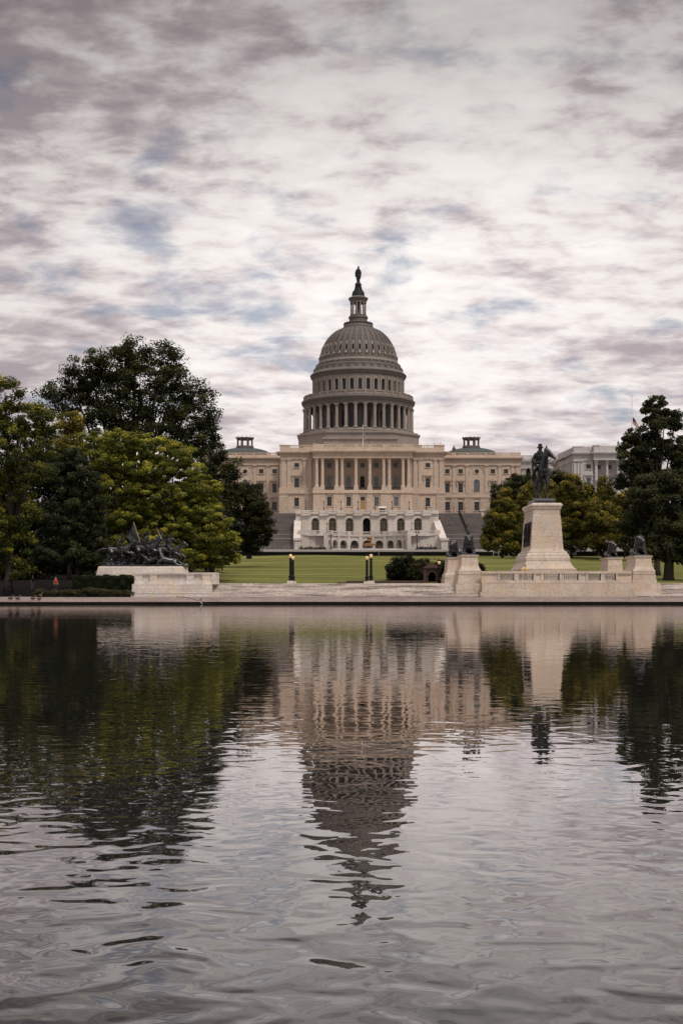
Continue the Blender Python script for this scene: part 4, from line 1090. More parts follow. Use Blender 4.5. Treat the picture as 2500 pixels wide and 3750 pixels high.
def terrace():
    Yu, Yl = 415.0, 402.0
    def ux(x): return X(1080 + x/2.8, Yu)
    def uz(y): return Z(1850 + y/2.8, Yu)
    def lx(x, Y=Yl): return X(1080 + x/2.8, Y)
    def lz(y, Y=Yl): return Z(1850 + y/2.8, Y)
    t = thing('marble_terrace', 'two-storey white marble terrace with arched windows below the domed building', 'terrace', (X(1343, Yl), Yl, 14))
    w, tr = MB(), MB()
    zt, zb = uz(52), lz(268, Yu) - 1
    axs = (208, 384, 558, 733.5, 908, 1083, 1258)
    aw = S(76/2.8, Yu)
    top = uz(90)
    w.wall(ux(8), ux(1470), zb-8, top, Yu, Yu+6, [(ux(a), aw, zb + .2 if a != 733.5 else zb, uz(131), True) for a in axs])
    for a in axs: arch_window(t, ux(a), zb+.2, uz(131), aw, Yu, open_=(a == 733.5), name='archway' if a == 733.5 else 'arched_window')
    for a in (110, 295, 472, 645, 820, 995, 1168, 1345):
        x = ux(a); tr.box(x-1.25, x+1.25, Yu-.25, Yu+.1, zb-1, top)
        tr.box(x-1.45, x+1.45, Yu-1.0, Yu+.1, uz(108), uz(88)); tr.box(x-1.1, x+1.1, Yu-.7, Yu+.1, uz(118), uz(108))
        tr.box(x-1.25, x+1.25, Yu-.95, Yu+.9, uz(86), uz(50))
    tr.box(ux(6), ux(1472), Yu-.55, Yu+6, top, uz(80))
    peds = [ux(a) for a in (110, 295, 472, 645, 820, 995, 1168, 1345)]
    for a, b in zip(peds[:-1], peds[1:]):
        bb = MB(); balustrade(bb, a+1.25, b-1.25, Yu-.45, uz(80), zt, .7); bb.build('balustrade', M['marble'], t)
    for a, b in ((ux(6), peds[0]-1.25), (peds[-1]+1.25, ux(1472))): w.box(a, b, Yu-.45, Yu+.6, uz(80), zt)
    w.box(ux(6), ux(1472), Yu+6, 442, 14, uz(80))
    # lower storey: plain sides and a hollow curved middle with nine arches
    z0, z1, z2 = 13.9, lz(310), lz(258)
    cx = lx(735.5, 410); R = S(400/2.8, 408); yc0 = Yl - 3.8 + .6
    def arcp(ph, r): return (cx + r*math.sin(ph), yc0 + r*math.cos(ph))
    th = math.radians(18.5)
    edge = 4*th + .20
    xl, xr = lx(52), lx(1478)
    aL, aR = arcp(-edge, R), arcp(edge, R)
    for a, b in ((xl, aL[0]), (aR[0], xr)):
        w.box(a, b, Yl, Yu, z0, z1); tr.box(a, b, Yl-.3, Yl+.8, z1-.01, z1+.35)
        k = (b-a)
        for f in (.03, .48, .94): tr.box(a + k*f - .8, a + k*f + .8, Yl-.22, Yl+.1, z0, z1)
        bb = MB(); balustrade(bb, a, b, Yl-.1, z1+.35, z2, .7); bb.build('balustrade', M['marble'], t)
        for f in (.03, .48, .94): tr.box(a + k*f - .9, a + k*f + .9, Yl-.35, Yl+.75, z1+.34, z2+.06)
    # curved wall pieces
    aw2, za = .0815, lz(345) - .15
    nseg = 4
    def cpiece(mb, p0, p1, r0, r1, za_, zb_, n=2):
        poly = [arcp(p0 + (p1-p0)*i/n, r0) for i in range(n+1)] + [arcp(p1 - (p1-p0)*i/n, r1) for i in range(n+1)]
        mb.prism(poly, za_, zb_, 'z')
    cen = [k*th for k in range(-4, 5)]; cur = -edge
    hw = 1.3/R*1.0
    for k, c in enumerate(cen):
        h_ = 1.3/R
        cpiece(w, cur, c-h_, R, R+1.2, z0, z1, 4)
        # arch head, in the tangent plane
        px_, py_ = arcp(c, R); tx, ty = math.cos(c), -math.sin(c); nx_, ny_ = math.sin(c), math.cos(c)
        sp = za - 1.3
        arcpts = [(-1.3*math.cos(PI*i/10), sp + 1.3*math.sin(PI*i/10)) for i in range(11)]
        def pl(mb, poly, d0, d1):
            n = len(poly); vs = [(px_ + tx*q + nx_*d, py_ + ty*q + ny_*d, z) for d in (d0, d1) for q, z in poly]
            mb.add(vs, [tuple(range(n)), tuple(range(2*n-1, n-1, -1))] + [(i, (i+1) % n, n+(i+1) % n, n+i) for i in range(n)])
        pl(w, [(-1.3, z1)] + arcpts + [(1.3, z1)], 0, 1.15)
        oa = [(-1.75*math.cos(PI*i/10), sp + 1.75*math.sin(PI*i/10)) for i in range(11)]
        am = MB(); pl(am, oa + arcpts[::-1], -.15, .05)
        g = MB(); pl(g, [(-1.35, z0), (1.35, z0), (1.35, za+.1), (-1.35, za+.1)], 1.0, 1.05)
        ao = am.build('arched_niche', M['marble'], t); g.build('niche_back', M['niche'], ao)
        cur = c + h_
        if k < 8: cpiece(tr, c+th/2-.045, c+th/2+.045, R-.22, R+.05, z0, z1, 1)
    cpiece(w, cur, edge, R, R+1.2, z0, z1, 4)
    n = 36
    cpiece(tr, -edge, edge, R-.3, R+.8, z1-.01, z1+.35, n)
    cb = MB(); cpiece(cb, -edge, edge, R-.1, R+.4, z2-.28, z2, n)
    for i in range(64):
        a = -edge + 2*edge*(i+.5)/64; x, y = arcp(a, R+.15); cb.lathe([(.10, z1+.35), (.17, (z1+z2)/2), (.08, z2-.28)], x, y, 6)
    cb.build('curved_balustrade', M['marble'], t)
    for k in range(-4, 4): cpiece(tr, (k+.5)*th-.055, (k+.5)*th+.055, R-.3, R+.6, z1+.34, z2+.06, 1)
    fl = [(xl, Yl+.5)] + [arcp(-edge + 2*edge*i/24, R+.8) for i in range(25)] + [(xr, Yl+.5), (xr, Yu), (xl, Yu)]
    tr.prism(fl, z1-.2, z1+.02, 'z')
    # white sloping cheeks and their end blocks
    for sgn, xs_top, xs_bot in ((-1, 1090, 1087), (1, 1597, 1622)):
        ya, yb = Yu+1, Yl-4
        xa, xb = X(xs_top, ya), X(xs_bot, yb)
        wd = 1.1
        zA, zB = Z(1903, ya), Z(1971, yb)
        w.add([(xa-wd, ya, 14), (xa+wd, ya, 14), (xb+wd, yb, 13.5), (xb-wd, yb, 13.5), (xa-wd, ya, zA), (xa+wd, ya, zA), (xb+wd, yb, zB), (xb-wd, yb, zB)],
              [(0,3,2,1),(4,5,6,7),(0,1,5,4),(1,2,6,5),(2,3,7,6),(3,0,4,7)])
        pxc = 1091 if sgn < 0 else 1625
        x0, x1 = X(pxc-12, yb), X(pxc+12, yb)
        tr.box(x0, x1, yb-2.2, yb+1, 13.3, Z(1980, yb)); tr.box(x0-.3, x1+.3, yb-2.5, yb+1.2, Z(1980, yb), Z(1975, yb)); tr.box(x0-.15, x1+.15, yb-2.3, yb+1, Z(1975, yb), Z(1971, yb)); tr.box(x0-.4, x1+.4, yb-2.6, yb+1, 13.25, 14.1)
    w.build('wall', M['marble'], t); tr.build('stone_trim', M['marble'], t)
    # lamps
    names = ['lantern lamp on the terrace parapet at its far left corner', 'second terrace parapet lamp from the left', 'third terrace parapet lamp from the left', 'terrace parapet lamp just left of the wooden door',
             'terrace parapet lamp just right of the wooden door', 'sixth terrace parapet lamp, left of the wooden kiosk-free bay', 'seventh terrace parapet lamp from the left', 'lantern lamp on the terrace parapet at its far right corner']
    names[5] = 'sixth terrace parapet lamp from the left'
    for x, nm in zip(peds, names): lantern_post('terrace_lamp', 'black ' + nm, x, Yu, uz(50), 3.0 if x not in (peds[0],) else 3.3, 'lantern lamps along the terrace parapet')
    for px, nm in ((1196.5, 'black lamp on the curved lower balustrade between the first two arched windows'), (1506, 'black lamp on the curved lower balustrade before the last two arched windows')):
        lantern_post('terrace_lamp', nm, X(px, Yl+1), Yl+1, z2, 2.6, 'lantern lamps on the lower balustrade')
    for px, py, h, nm in ((1212.5, 2018, 4.9, 'tall black lamp before the left end of the curved arches'), (1233, 2014, 2.5, 'short black lamp beside the leftmost curved arches'), (1526, 2017, 4.9, 'tall black lamp before the right end of the curved arches'), (1469, 2014, 2.4, 'short black lamp beside the rightmost curved arches')):
        yy = 392 if h > 4 else 396
        lantern_post('path_lamp', nm, X(px, yy), yy, 13.9, h, 'lamps on the walk below the terrace')
    for px, py, nm in ((1660, 1858, 'black lamp by the right stair head, left of two'), (1701, 1860, 'black lamp by the right stair head, right of two')):
        lantern_post('terrace_lamp', nm, X(px, 444), 444, 27.7, 2.6, 'lamps at the head of the right stair')
    # kiosk on the terrace
    kx = X(1399, 425); k = thing('garden_kiosk', 'small dark kiosk with pale canopy on the upper terrace', 'kiosk', (kx, 425, uz(80)))
    q = MB(); q.box(kx-.9, kx+.9, 424.2, 425.8, uz(80), uz(12)); q.build('body', M['brown_frame'], k)
    q = MB(); q.frustum((kx-1.7, kx+1.7, 423.4, 426.6, uz(12)), (kx-1.0, kx+1.0, 424, 426, uz(-6))); q.build('canopy', M['marble'], k)
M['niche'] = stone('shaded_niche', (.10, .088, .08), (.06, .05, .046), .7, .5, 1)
terrace()

def staircase(label, pxl, pxr, pxlb, pxrb, rail):
    ya, yb = 397.0, 436.0; za, zb = 13.9, 27.6
    xl0, xr0 = X(pxlb, ya), X(pxrb, ya)
    xl1, xr1 = X(pxl, yb), X(pxr, yb)
    t = thing('staircase', label, 'staircase', ((xl0+xr0)/2, ya, za))
    n = 62; mb, ld = MB(), MB()
    for i in range(n):
        f = i/n; f2 = (i+1)/n
        y = ya + (yb-ya)*f; z = za + (zb-za)*f2
        l, r = xl0 + (xl1-xl0)*f, xr0 + (xr1-xr0)*f
        m = ld if i in (17, 18, 24, 0, 61) else mb
        z_lo = za - 1 if i == 0 else za + (zb-za)*f - .02
        mb.box(l, r, y + (.0 if m is mb else .03), y+3, z_lo, z)
        if m is ld: ld.box(l+.003, r-.003, y-.004, y+.5, z-.12, z+.004)
    mb.box(xl1, xr1, yb, 444, zb-3, zb+.05)
    mb.build('steps', M['granite'], t); ld.build('landing_edge', M['granite_line'], t)
    if rail:
        for q in (0,):
            rl = MB(); x1, x0 = X(1680, yb), X(1716, ya+14)
            za2 = za + (zb-za)*.36
            for h in (.5, 1.2): rl.tube([(x1, yb, zb+h), (x0, ya+14, za2+h)], .14, 6)
            for k in range(14):
                f = k/13; x, y, z = x1+(x0-x1)*f, yb+(ya+14-yb)*f, zb+(za2-zb)*f
                rl.tube([(x, y, z), (x, y, z+1.25)], .12, 5)
            rl.build('handrail', M['iron'], t)
    return t
staircase('broad grey granite stair left of the marble terrace, half hidden by the dark tree', 985, 1082, 925, 1078, False)
staircase('broad grey granite stair with black handrail right of the marble terrace', 1606, 1760, 1640, 1790, True)
# end block of the right stair
q = MB(); yy = 440; q.box(X(1755, yy), X(1790, yy), yy-3, yy+1, 24, Z(1873, yy)); q.box(X(1752, yy), X(1793, yy), yy-3.3, yy+1, Z(1873, yy), Z(1868, yy))
tag(q.build('stair_pier', M['marble']), 'white marble pier at the head of the right stair beside the golden trees', 'pier')

# ---------------------------------------------------------------- black retaining wall, rail and low things below the terrace
def retaining():
    t = thing('retaining_wall', 'long low black retaining wall with pale coping at the top of the lawn', 'wall', (X(1400, 370), 370, 11.2))
    a = MB(); x0, x1 = X(700, 370), X(1850, 370)
    a.box(x0, x1, 369.7, 370.4, 9.5, Z(2021, 369.7)); 
    x2 = X(2600, 330)
    a.add([(x1, 369.7, 9.5), (x2, 330, 7.5), (x2, 331, 7.5), (x1, 370.4, 9.5), (x1, 369.7, Z(2021, 369.7)), (x2, 330, Z(2018, 330)), (x2, 331, Z(2018, 330)), (x1, 370.4, Z(2021, 369.7))],
          [(0,3,2,1),(4,5,6,7),(0,1,5,4),(1,2,6,5),(2,3,7,6),(3,0,4,7)])
    a.build('wall', M['blackwall'], t)
    c = MB(); c.box(x0, x1, 369.6, 370.6, Z(2021, 369.7)+.003, Z(2018, 369.7)); c.build('coping', M['granite_line'], t)
    p = MB(); p.box(X(1383.5, 369.5), X(1389, 369.5), 369.4, 369.69, Z(2035, 369.5), Z(2020, 369.5)); p.build('metal_panel', M['granite'], t)
    yr = 388; t2 = thing('railing', 'thin grey railing along the walk below the marble terrace', 'railing', (X(1340, yr), yr, 13.9))
    r = MB(); xa, xb = X(935, yr), X(1690, yr)
    for h in (.55, 1.15): r.tube([(xa, yr, 13.7+h), (xb, yr, 13.7+h)], .035, 4)
    for i in range(44): x = xa + (xb-xa)*i/43; r.tube([(x, yr, 13.4), (x, yr, 14.85)], .04, 4)
    r.build('rails', M['granite_line'], t2)
    st = MB()
    for i in range(4): st.box(X(1200+i*6, 391), X(1490-i*6, 391), 389.5+i*.9, 400, 13.2, 13.75+i*.16)
    o = st.build('terrace_steps', M['marble']); struct(o, 'shallow pale steps up to the curved marble arches', 'steps')
retaining()
def fountain():
    y = 396.0; x = X(1352.5, y); z = 14.3
    t = thing('fountain', 'gilded bronze two-tier fountain standing before the curved arches', 'fountain', (x, y, z))
    a = MB(); a.lathe([(.9, z), (.9, z+1.2), (.5, z+1.4), (.42, z+2.6), (.8, z+3.2), (.8, z+3.25)], x, y, 16); a.build('stem', M['brownstone'], t)
    R = S(25, y); zb = Z(1996, y)
    b = MB(); b.lathe([(.6, zb-.5), (R*.9, zb), (R, zb+.25), (R, zb+.45), (R*.9, zb+.4), (.3, zb+.3), (.35, zb+1.0), (S(9, y), zb+1.5), (S(9, y), zb+1.8), (.5, zb+1.7), (.3, zb+2.4), (.1, zb+2.9)], x, y, 28); b.build('basin', M['orange_bronze'], t)
    for k in range(1): pass
fountain()
def bed(px0, px1, nm, seed):
    shrub('flower_bed', nm, 396, [(px0 + (px1-px0)*i/6, 2009 + (i % 2)*2, 9, 6) for i in range(7)], L['dark'], .3, .5, 18, 2, seed, 2014, cat='planting')
bed(1103, 1184, 'dark reddish planting along the lower terrace wall, left of the curved arches', 5)
bed(1535, 1592, 'dark reddish planting along the lower terrace wall, right of the curved arches', 6)

# ---------------------------------------------------------------- lamps with globes
def globe_lamps():
    t = thing('globe_lamp', '', 'street lamp', (0, 0, 0), 'black globe lamps on the plaza edge')
    p = MB()
    p.lathe([(.34, 0), (.34, .1), (.29, .16), (.29, .62), (.36, .68), (.34, .76), (.22, .84), (.20, 1.0), (.185, 2.95), (.24, 3.02), (.21, 3.08), (.19, 3.2), (.27, 3.42), (.30, 3.46)], 0, 0, 12)
    for k in range(8): a = k*PI/4; p.tube([(.2*math.sin(a), .2*math.cos(a), 1.0), (.185*math.sin(a), .185*math.cos(a), 2.95)], .03, 4)
    for k in range(4): a = k*PI/2 + PI/4; p.tube([(.3*math.sin(a), .3*math.cos(a), .1), (.34*math.sin(a), .34*math.cos(a), .5), (.42*math.sin(a), .42*math.cos(a), .8)], .06, 5)
    p.lathe([(.1, 3.46), (.1, 3.56), (.16, 3.6)], 0, 0, 10); p.build('post', M['iron'], t, local=True, smooth=False)
    g = MB(); g.lathe([(.14, 3.6), (.2, 3.66), (.26, 3.79), (.28, 3.9), (.26, 4.02), (.2, 4.14), (.1, 4.19)], 0, 0, 16); gl = g.build('globe', M['globe'], t, local=True, smooth=True)
    e = MB(); e.lathe([(.13, 4.17), (.1, 4.22), (.07, 4.3), (.11, 4.38), (.07, 4.48), (0, 4.52)], 0, 0, 8)
    for s in (-1, 1): e.tube([(0, 0, 4.34), (s*.14, 0, 4.44), (s*.24, 0, 4.6), (s*.2, 0, 4.66)], [.06, .06, .04, .02], 5)
    e.build('finial', M['iron'], t, local=True)
    # plinths are marble blocks of their own
    rows = [(1064, 142.0, 2.06, 'globe lamp with eagle finial, left pair, nearer and taller in view'), (1072.5, 152.0, 2.06, 'globe lamp of the left pair, partly hidden behind its twin'),
            (1358, 142.0, 2.06, 'globe lamp with eagle finial, right of the middle pair'), (1343, 152.0, 2.06, 'globe lamp left of the middle pair, slightly lower in view')]
    for i, (px, y, z, lb) in enumerate(rows):
        o = t if i == 0 else copy_tree(t)
        zg = Z(2036 if y < 145 else 2043, y); zb = 2.124 + (.32 if y < 145 else .35); s = (zg - zb)/3.9
        if y > 145: zb = 2.124+.35; s = (Z(2043, y) - zb)/3.9
        o['label'] = 'black ' + lb; o.location = (X(px, y), y, zb); o.scale = (s*.95, s*.95, s)
        q = MB(); x = X(px, y); q.box(x-.42, x+.42, y-.42, y+.42, 2.124, 2.124+.12); q.box(x-.36, x+.36, y-.36, y+.36, 2.124+.12, zb)
        tag(q.build('lamp_plinth', M['white_marble']), 'white marble block under the ' + lb.split(',')[0], 'plinth', 'white plinths under the globe lamps')
    y = 155.; o = copy_tree(t, 'black globe lamp standing beside the brownstone gateway'); x = X(1607, y); zb = 2.2; s = (Z(2061, y) - zb)/3.9; o.location = (x, y, zb); o.scale = (s, s, s)
globe_lamps()

def gateway():
    y = 160.; x0, x1 = X(1551, y), X(1611, y); z0 = 2.2; zt = Z(2060, y); ze = Z(2083, y); xc = (x0+x1)/2
    t = thing('brownstone_gateway', 'reddish brown stone gateway with arched opening and small gable beside dark bushes', 'gateway', (xc, y, z0))
    a = MB(); h = ze - z0
    a.wall(x0+.15, x1-.15, z0, ze, y, y+1.2, [(xc, (x1-x0)*.46, z0, z0 + h*.78, True)]); a.build('wall', M['brownstone'], t)
    b = MB()
    for s in (x0, x1-.32): b.box(s, s+.32, y-.2, y+1.3, z0, ze)
    b.box(x0-.08, x1+.08, y-.3, y+1.35, ze, ze+.12)
    b.prism([(x0-.1, ze+.12), (x1+.1, ze+.12), (xc, zt)], y-.3, y+1.3); b.box(x0-.15, x1+.15, y-.35, y+1.4, z0-.1, z0+.3)
    for s in (x0-.05, x1-.37): b.box(s, s+.42, y-.25, y+1.35, ze-.35, ze-.18); b.box(s, s+.42, y-.25, y+1.35, z0, z0+.55)
    aw_ = (x1-x0)*.23; sp_ = z0 + h*.78 - aw_
    b.prism([(xc-(aw_+.16)*math.cos(PI*k/10), sp_+(aw_+.16)*math.sin(PI*k/10)) for k in range(11)] + [(xc+aw_*math.cos(PI*k/10), sp_+aw_*math.sin(PI*k/10)) for k in range(11)], y-.1, y+.05)
    b.prism([(x0+.12, ze+.18), (x1-.12, ze+.18), (xc, zt-.16)], y-.36, y-.29)
    b.box(x0-.14, x1+.14, y-.38, y+1.4, ze+.1, ze+.2)
    b.lathe([(.12, zt-.12), (.12, zt+.05), (0, zt+.16)], xc, y+.5, 8)
    b.build('trim', M['brownstone'], t)
    c = MB(); c.box(xc-(x1-x0)*.24, xc+(x1-x0)*.24, y+.9, y+.95, z0, ze-.1); c.build('grille', M['blackwall'], t)
    w = MB(); yy = 157.5; w.box(X(1268, yy), X(1552, yy), yy, yy+.5, 1.9, Z(2126, yy)); w.box(X(1235, yy), X(1268, yy), yy+.05, yy+.45, 1.9, Z(2132, yy))
    tag(w.build('low_wall', M['brownstone']), 'low dark stone wall at the foot of the lawn beside the middle lamps', 'wall')
gateway()

# ---------------------------------------------------------------- memorial pedestals and walls
def flared(mb, xc, y0, w, d, z0, z1, zcap):
    """pedestal: square foot, flared skirt, tapered shaft, moulded cap; y0 is its front face"""
    h = zcap - z0
    mb.box(xc-w*.66, xc+w*.66, y0-w*.16, y0+d+w*.16, z0, z0+.42)
    n = 6; prof = []
    for i in range(n+1):
        f = i/n; e = (1-f)**2.2; prof.append((w*(.5 + .16*e), z0+.42 + h*.34*f))
    prof += [(w*.465, zcap-.30), (w*.475, zcap-.22), (w*.5, zcap-.20), (w*.535, zcap-.08), (w*.535, zcap)]
    for (a, za), (b, zb) in zip(prof[:-1], prof[1:]):
        mb.frustum((xc-a, xc+a, y0+w*.5-a, y0+d-w*.5+a, za), (xc-b, xc+b, y0+w*.5-b, y0+d-w*.5+b, zb))
def lion(name, label, x, y, z, s, yaw, lean, standard=False):
    t = thing(name, label, 'statue', (x, y, z), 'bronze lions on the memorial pedestals')
    ch = [[(-.95,0,.42,.36),(-.4,0,.44,.36),(.2,0,.55,.40),(.42,0,.72,.42)],
          [(.35,0,.8,.46),(.45,0,1.15,.44),(.42,0,1.42,.36)], [(.45,.16,1.5,.25),(.45,-.16,1.5,.25)],
          [(.50,.0,1.32,.34),(.74,0,1.30,.27),(.90,0,1.22,.20),(.94,0,1.17,.18)], [(.7,.13,1.46,.07)], [(.7,-.13,1.46,.07)], [(.86,0,1.04,.14)],
          [(.3,.2,1.66,.08)], [(.3,-.2,1.66,.08)],
          [(.40,.30,.62,.24),(.45,.34,.30,.18),(.9,.33,.16,.13),(1.28,.30,.12,.13),(1.38,.30,.1,.12)],
          [(.40,-.30,.62,.24),(.45,-.34,.30,.18),(.9,-.33,.16,.13),(1.28,-.30,.12,.13),(1.38,-.30,.1,.12)],
          [(-.75,.34,.40,.28),(-.35,.48,.26,.20),(-.05,.46,.13,.12),(.2,.46,.1,.11)], [(-.75,-.34,.40,.28),(-.35,-.48,.26,.20),(-.05,-.46,.13,.12),(.2,-.46,.1,.11)],
          [(-1.2,0,.4,.12),(-1.4,.2,.15,.08),(-1.2,.5,.1,.08),(-.8,.62,.1,.09)]]
    for c in ch[1:9]:
        for i, (a, b, c_, r) in enumerate(c):
            dx = a-.42; c[i] = (.42 + dx*math.cos(yaw) - b*math.sin(yaw), dx*math.sin(yaw) + b*math.cos(yaw) + lean*(c_-.8), c_, r)
    b = blob('lion', ch, M['bronze'], t, .045, 2, Matrix.Rotation(-PI/2, 4, 'Z') @ Matrix.Scale(s, 4))
    p = MB(); p.box(-.58*s, .58*s, -1.5*s, 1.5*s, -.02, .08*s); p.frustum((-.62*s, .62*s, -1.55*s, 1.55*s, -.02), (-.55*s, .55*s, -1.45*s, 1.45*s, .10*s)); p.build('base', M['bronze'], t, local=True)
    f = MB()                                               # furled colours laid over the back
    f.tube([(.3*s, -.2*s, .3*s), (.1*s, .5*s, .95*s), (.02*s, .9*s, 1.5*s)] if not standard else [(.0, .9*s, .1), (.02, .75*s, 1.5*s), (.03*s, .7*s, 2.55*s)], .04*s, 6)
    if standard: f.lathe([(.0, 2.5*s), (.075*s, 2.58*s), (0, 2.8*s)], .03*s, .7*s, 6)
    f.tube([(.45*s, .1*s, .15*s), (.5*s, .4*s, .55*s), (.3*s, .7*s, .8*s), (-.1*s, .8*s, .85*s)], [.1*s, .16*s, .18*s, .12*s], 7)
    if not standard: f.tube([(-.5*s, -.9*s, .12*s), (-.56*s, -.3*s, .3*s), (-.55*s, .3*s, .6*s)], [.12*s, .15*s, .1*s], 7)
    f.build('furled_flag', M['bronze'], t, local=True, smooth=True)
    return t
def lions():
    yf, yb = 134.0, 150.0
    spec = [(1719.6, yf, 2032, 63, 'front left', 'white marble pedestal nearest the pool on the left of the tall monument'), (2355, yf, 2035, 62, 'front right', 'white marble pedestal nearest the pool on the right of the tall monument'),
            (1665, yb, 2042, 56, 'rear left', 'white marble pedestal half hidden behind the front left one'), (2251, yb, 2042, 55, 'rear right', 'white marble pedestal standing behind the balustrade, right of the monument')]
    for px, y, pyc, wpx, nm, lb in spec:
        w = S(wpx, y); xc = X(px, y); zc = Z(pyc, y); m = MB(); zb = 2.124
        zs = Z(2104, y) if y < 140 else 2.75
        flared(m, xc, y, w*.98, 4.4, zs, 0, zc)
        m.box(xc-w*.68, xc+w*.68, y-w*.18, y+4.4+w*.18, Z(2122, y) if y < 140 else 2.2, zs - .03)
        m.box(xc-w*.72, xc+w*.72, y-w*.24, y+4.4+w*.22, zb, (Z(2122, y) if y < 140 else 2.2))
        if y < 140:
            m.box(xc-w*.86, xc+w*.86, y-1.2, y+2.0, .7, 2.07); m.box(xc-w*.80, xc+w*.80, y-1.0, y+2.0, 2.07, 2.123); m.box(xc-w*.98, xc+w*1.05, y-1.6, y+2, .68, .96)
        tag(m.build('pedestal', M['memorial']), lb, 'pedestal', 'white marble lion pedestals')
    lion('lion_statue', 'black bronze lion facing the pool on the front left pedestal, a standard rising behind it', X(1719.6, yf), yf+1.9, Z(2032, yf), 1.22, 0.0, 0, True)
    lion('lion_statue', 'black bronze lion draped with a flag on the front right pedestal', X(2352, yf), yf+1.9, Z(2035, yf), 1.22, .35, 0)
    lion('lion_statue', 'black bronze lion on the rear left pedestal, head turned aside', X(1664, yb), yb+1.9, Z(2042, yb), 1.20, -.5, 0)
    lion('lion_statue', 'black bronze lion with turned head on the rear right pedestal', X(2249, yb), yb+1.9, Z(2042, yb), 1.12, .6, 0)
lions()

M['panel'] = plain('dark_relief', (.012, .011, .011), .6, 0, .15, .6, 4)
def monument():
    y0 = 139.0; d = 7.0
    def mx(x): return X(1850 + x/2.412, y0)
    def mz(y): return Z(1420 + y/2.412, y0)
    xc = X(2001, y0)
    t = thing('monument_pedestal', 'tall tapering white marble monument pedestal with dark relief panel under the horseman', 'pedestal', (xc, y0+d/2, 2.1))
    m = MB()
    def ring(w, z): return (xc-w, xc+w, y0+1.52-w, y0+d-1.52+w, z)
    hw = lambda px: S(px/2/2.412, y0)
    prof = [(hw(480), 2.124), (hw(480), mz(1600)), (hw(455), mz(1596)), (hw(420), mz(1572)), (hw(390), mz(1540)), (hw(380), mz(1532)), (hw(388), mz(1528)), (hw(388), mz(1500)), (hw(372), mz(1490)), (hw(368), mz(1476)), (hw(345), mz(1464)), (hw(335), mz(1446)), (hw(300), mz(1440)), (hw(284), mz(1420)),
            (hw(245), mz(1135)), (hw(236), mz(1128)), (hw(236), mz(1078)), (hw(250), mz(1070)), (hw(262), mz(1050)), (hw(275), mz(1042)), (hw(275), mz(1032)), (hw(255), mz(1020)), (hw(235), mz(1016))]
    for (a, za), (b, zb) in zip(prof[:-1], prof[1:]):
        if zb - za > .001: m.frustum(ring(a, za), ring(b, zb))
        else: m.frustum(ring(a, za-.002), ring(b, za))
    m.build('pedestal_body', M['memorial'], t)
    for sx in (-1, 1):
        p = MB(); z0, z1 = mz(1395), mz(1180)
        f0, f1 = (z0-mz(1420))/(mz(1135)-mz(1420)), (z1-mz(1420))/(mz(1135)-mz(1420))
        a, b = hw(284)+(hw(245)-hw(284))*f0, hw(284)+(hw(245)-hw(284))*f1
        ya, yb = y0+.75, y0+d-1.3
        pts = [(ya, z0, a), (yb, z0, a), (yb, z1, b), (ya, z1, b)]
        vs = [(xc+sx*(q-.1), y_, z_) for y_, z_, q in pts] + [(xc+sx*(q+.06), y_, z_) for y_, z_, q in pts]
        p.add(vs, [(0,1,2,3),(4,5,6,7),(0,1,5,4),(1,2,6,5),(2,3,7,6),(3,0,4,7)])
        r = random.Random(4)
        for _ in range(26):
            yy, zz = r.uniform(ya+.3, yb-.3), r.uniform(z0+.3, z1-.9); q = a + (b-a)*(zz-z0)/(z1-z0)
            p.lathe([(0, zz), (.16, zz+.2), (.13, zz+.55), (.0, zz+.8)], xc+sx*(q+.04), yy, 6)
        p.build('relief_panel', M['panel'], t)
    # three broad steps at its foot
    s = MB(); s.box(xc-hw(560), xc+hw(560), y0-2.2+1.2, y0+d+2, 2.125, 2.55); s.box(xc-hw(520), xc+hw(520), y0-1.0+.6, y0+d+1, 2.55, 2.95)
    s.build('base_step', M['memorial'], t)
    return xc, y0, d, mz(1015)
mon_x, mon_y, mon_d, mon_z = monument()

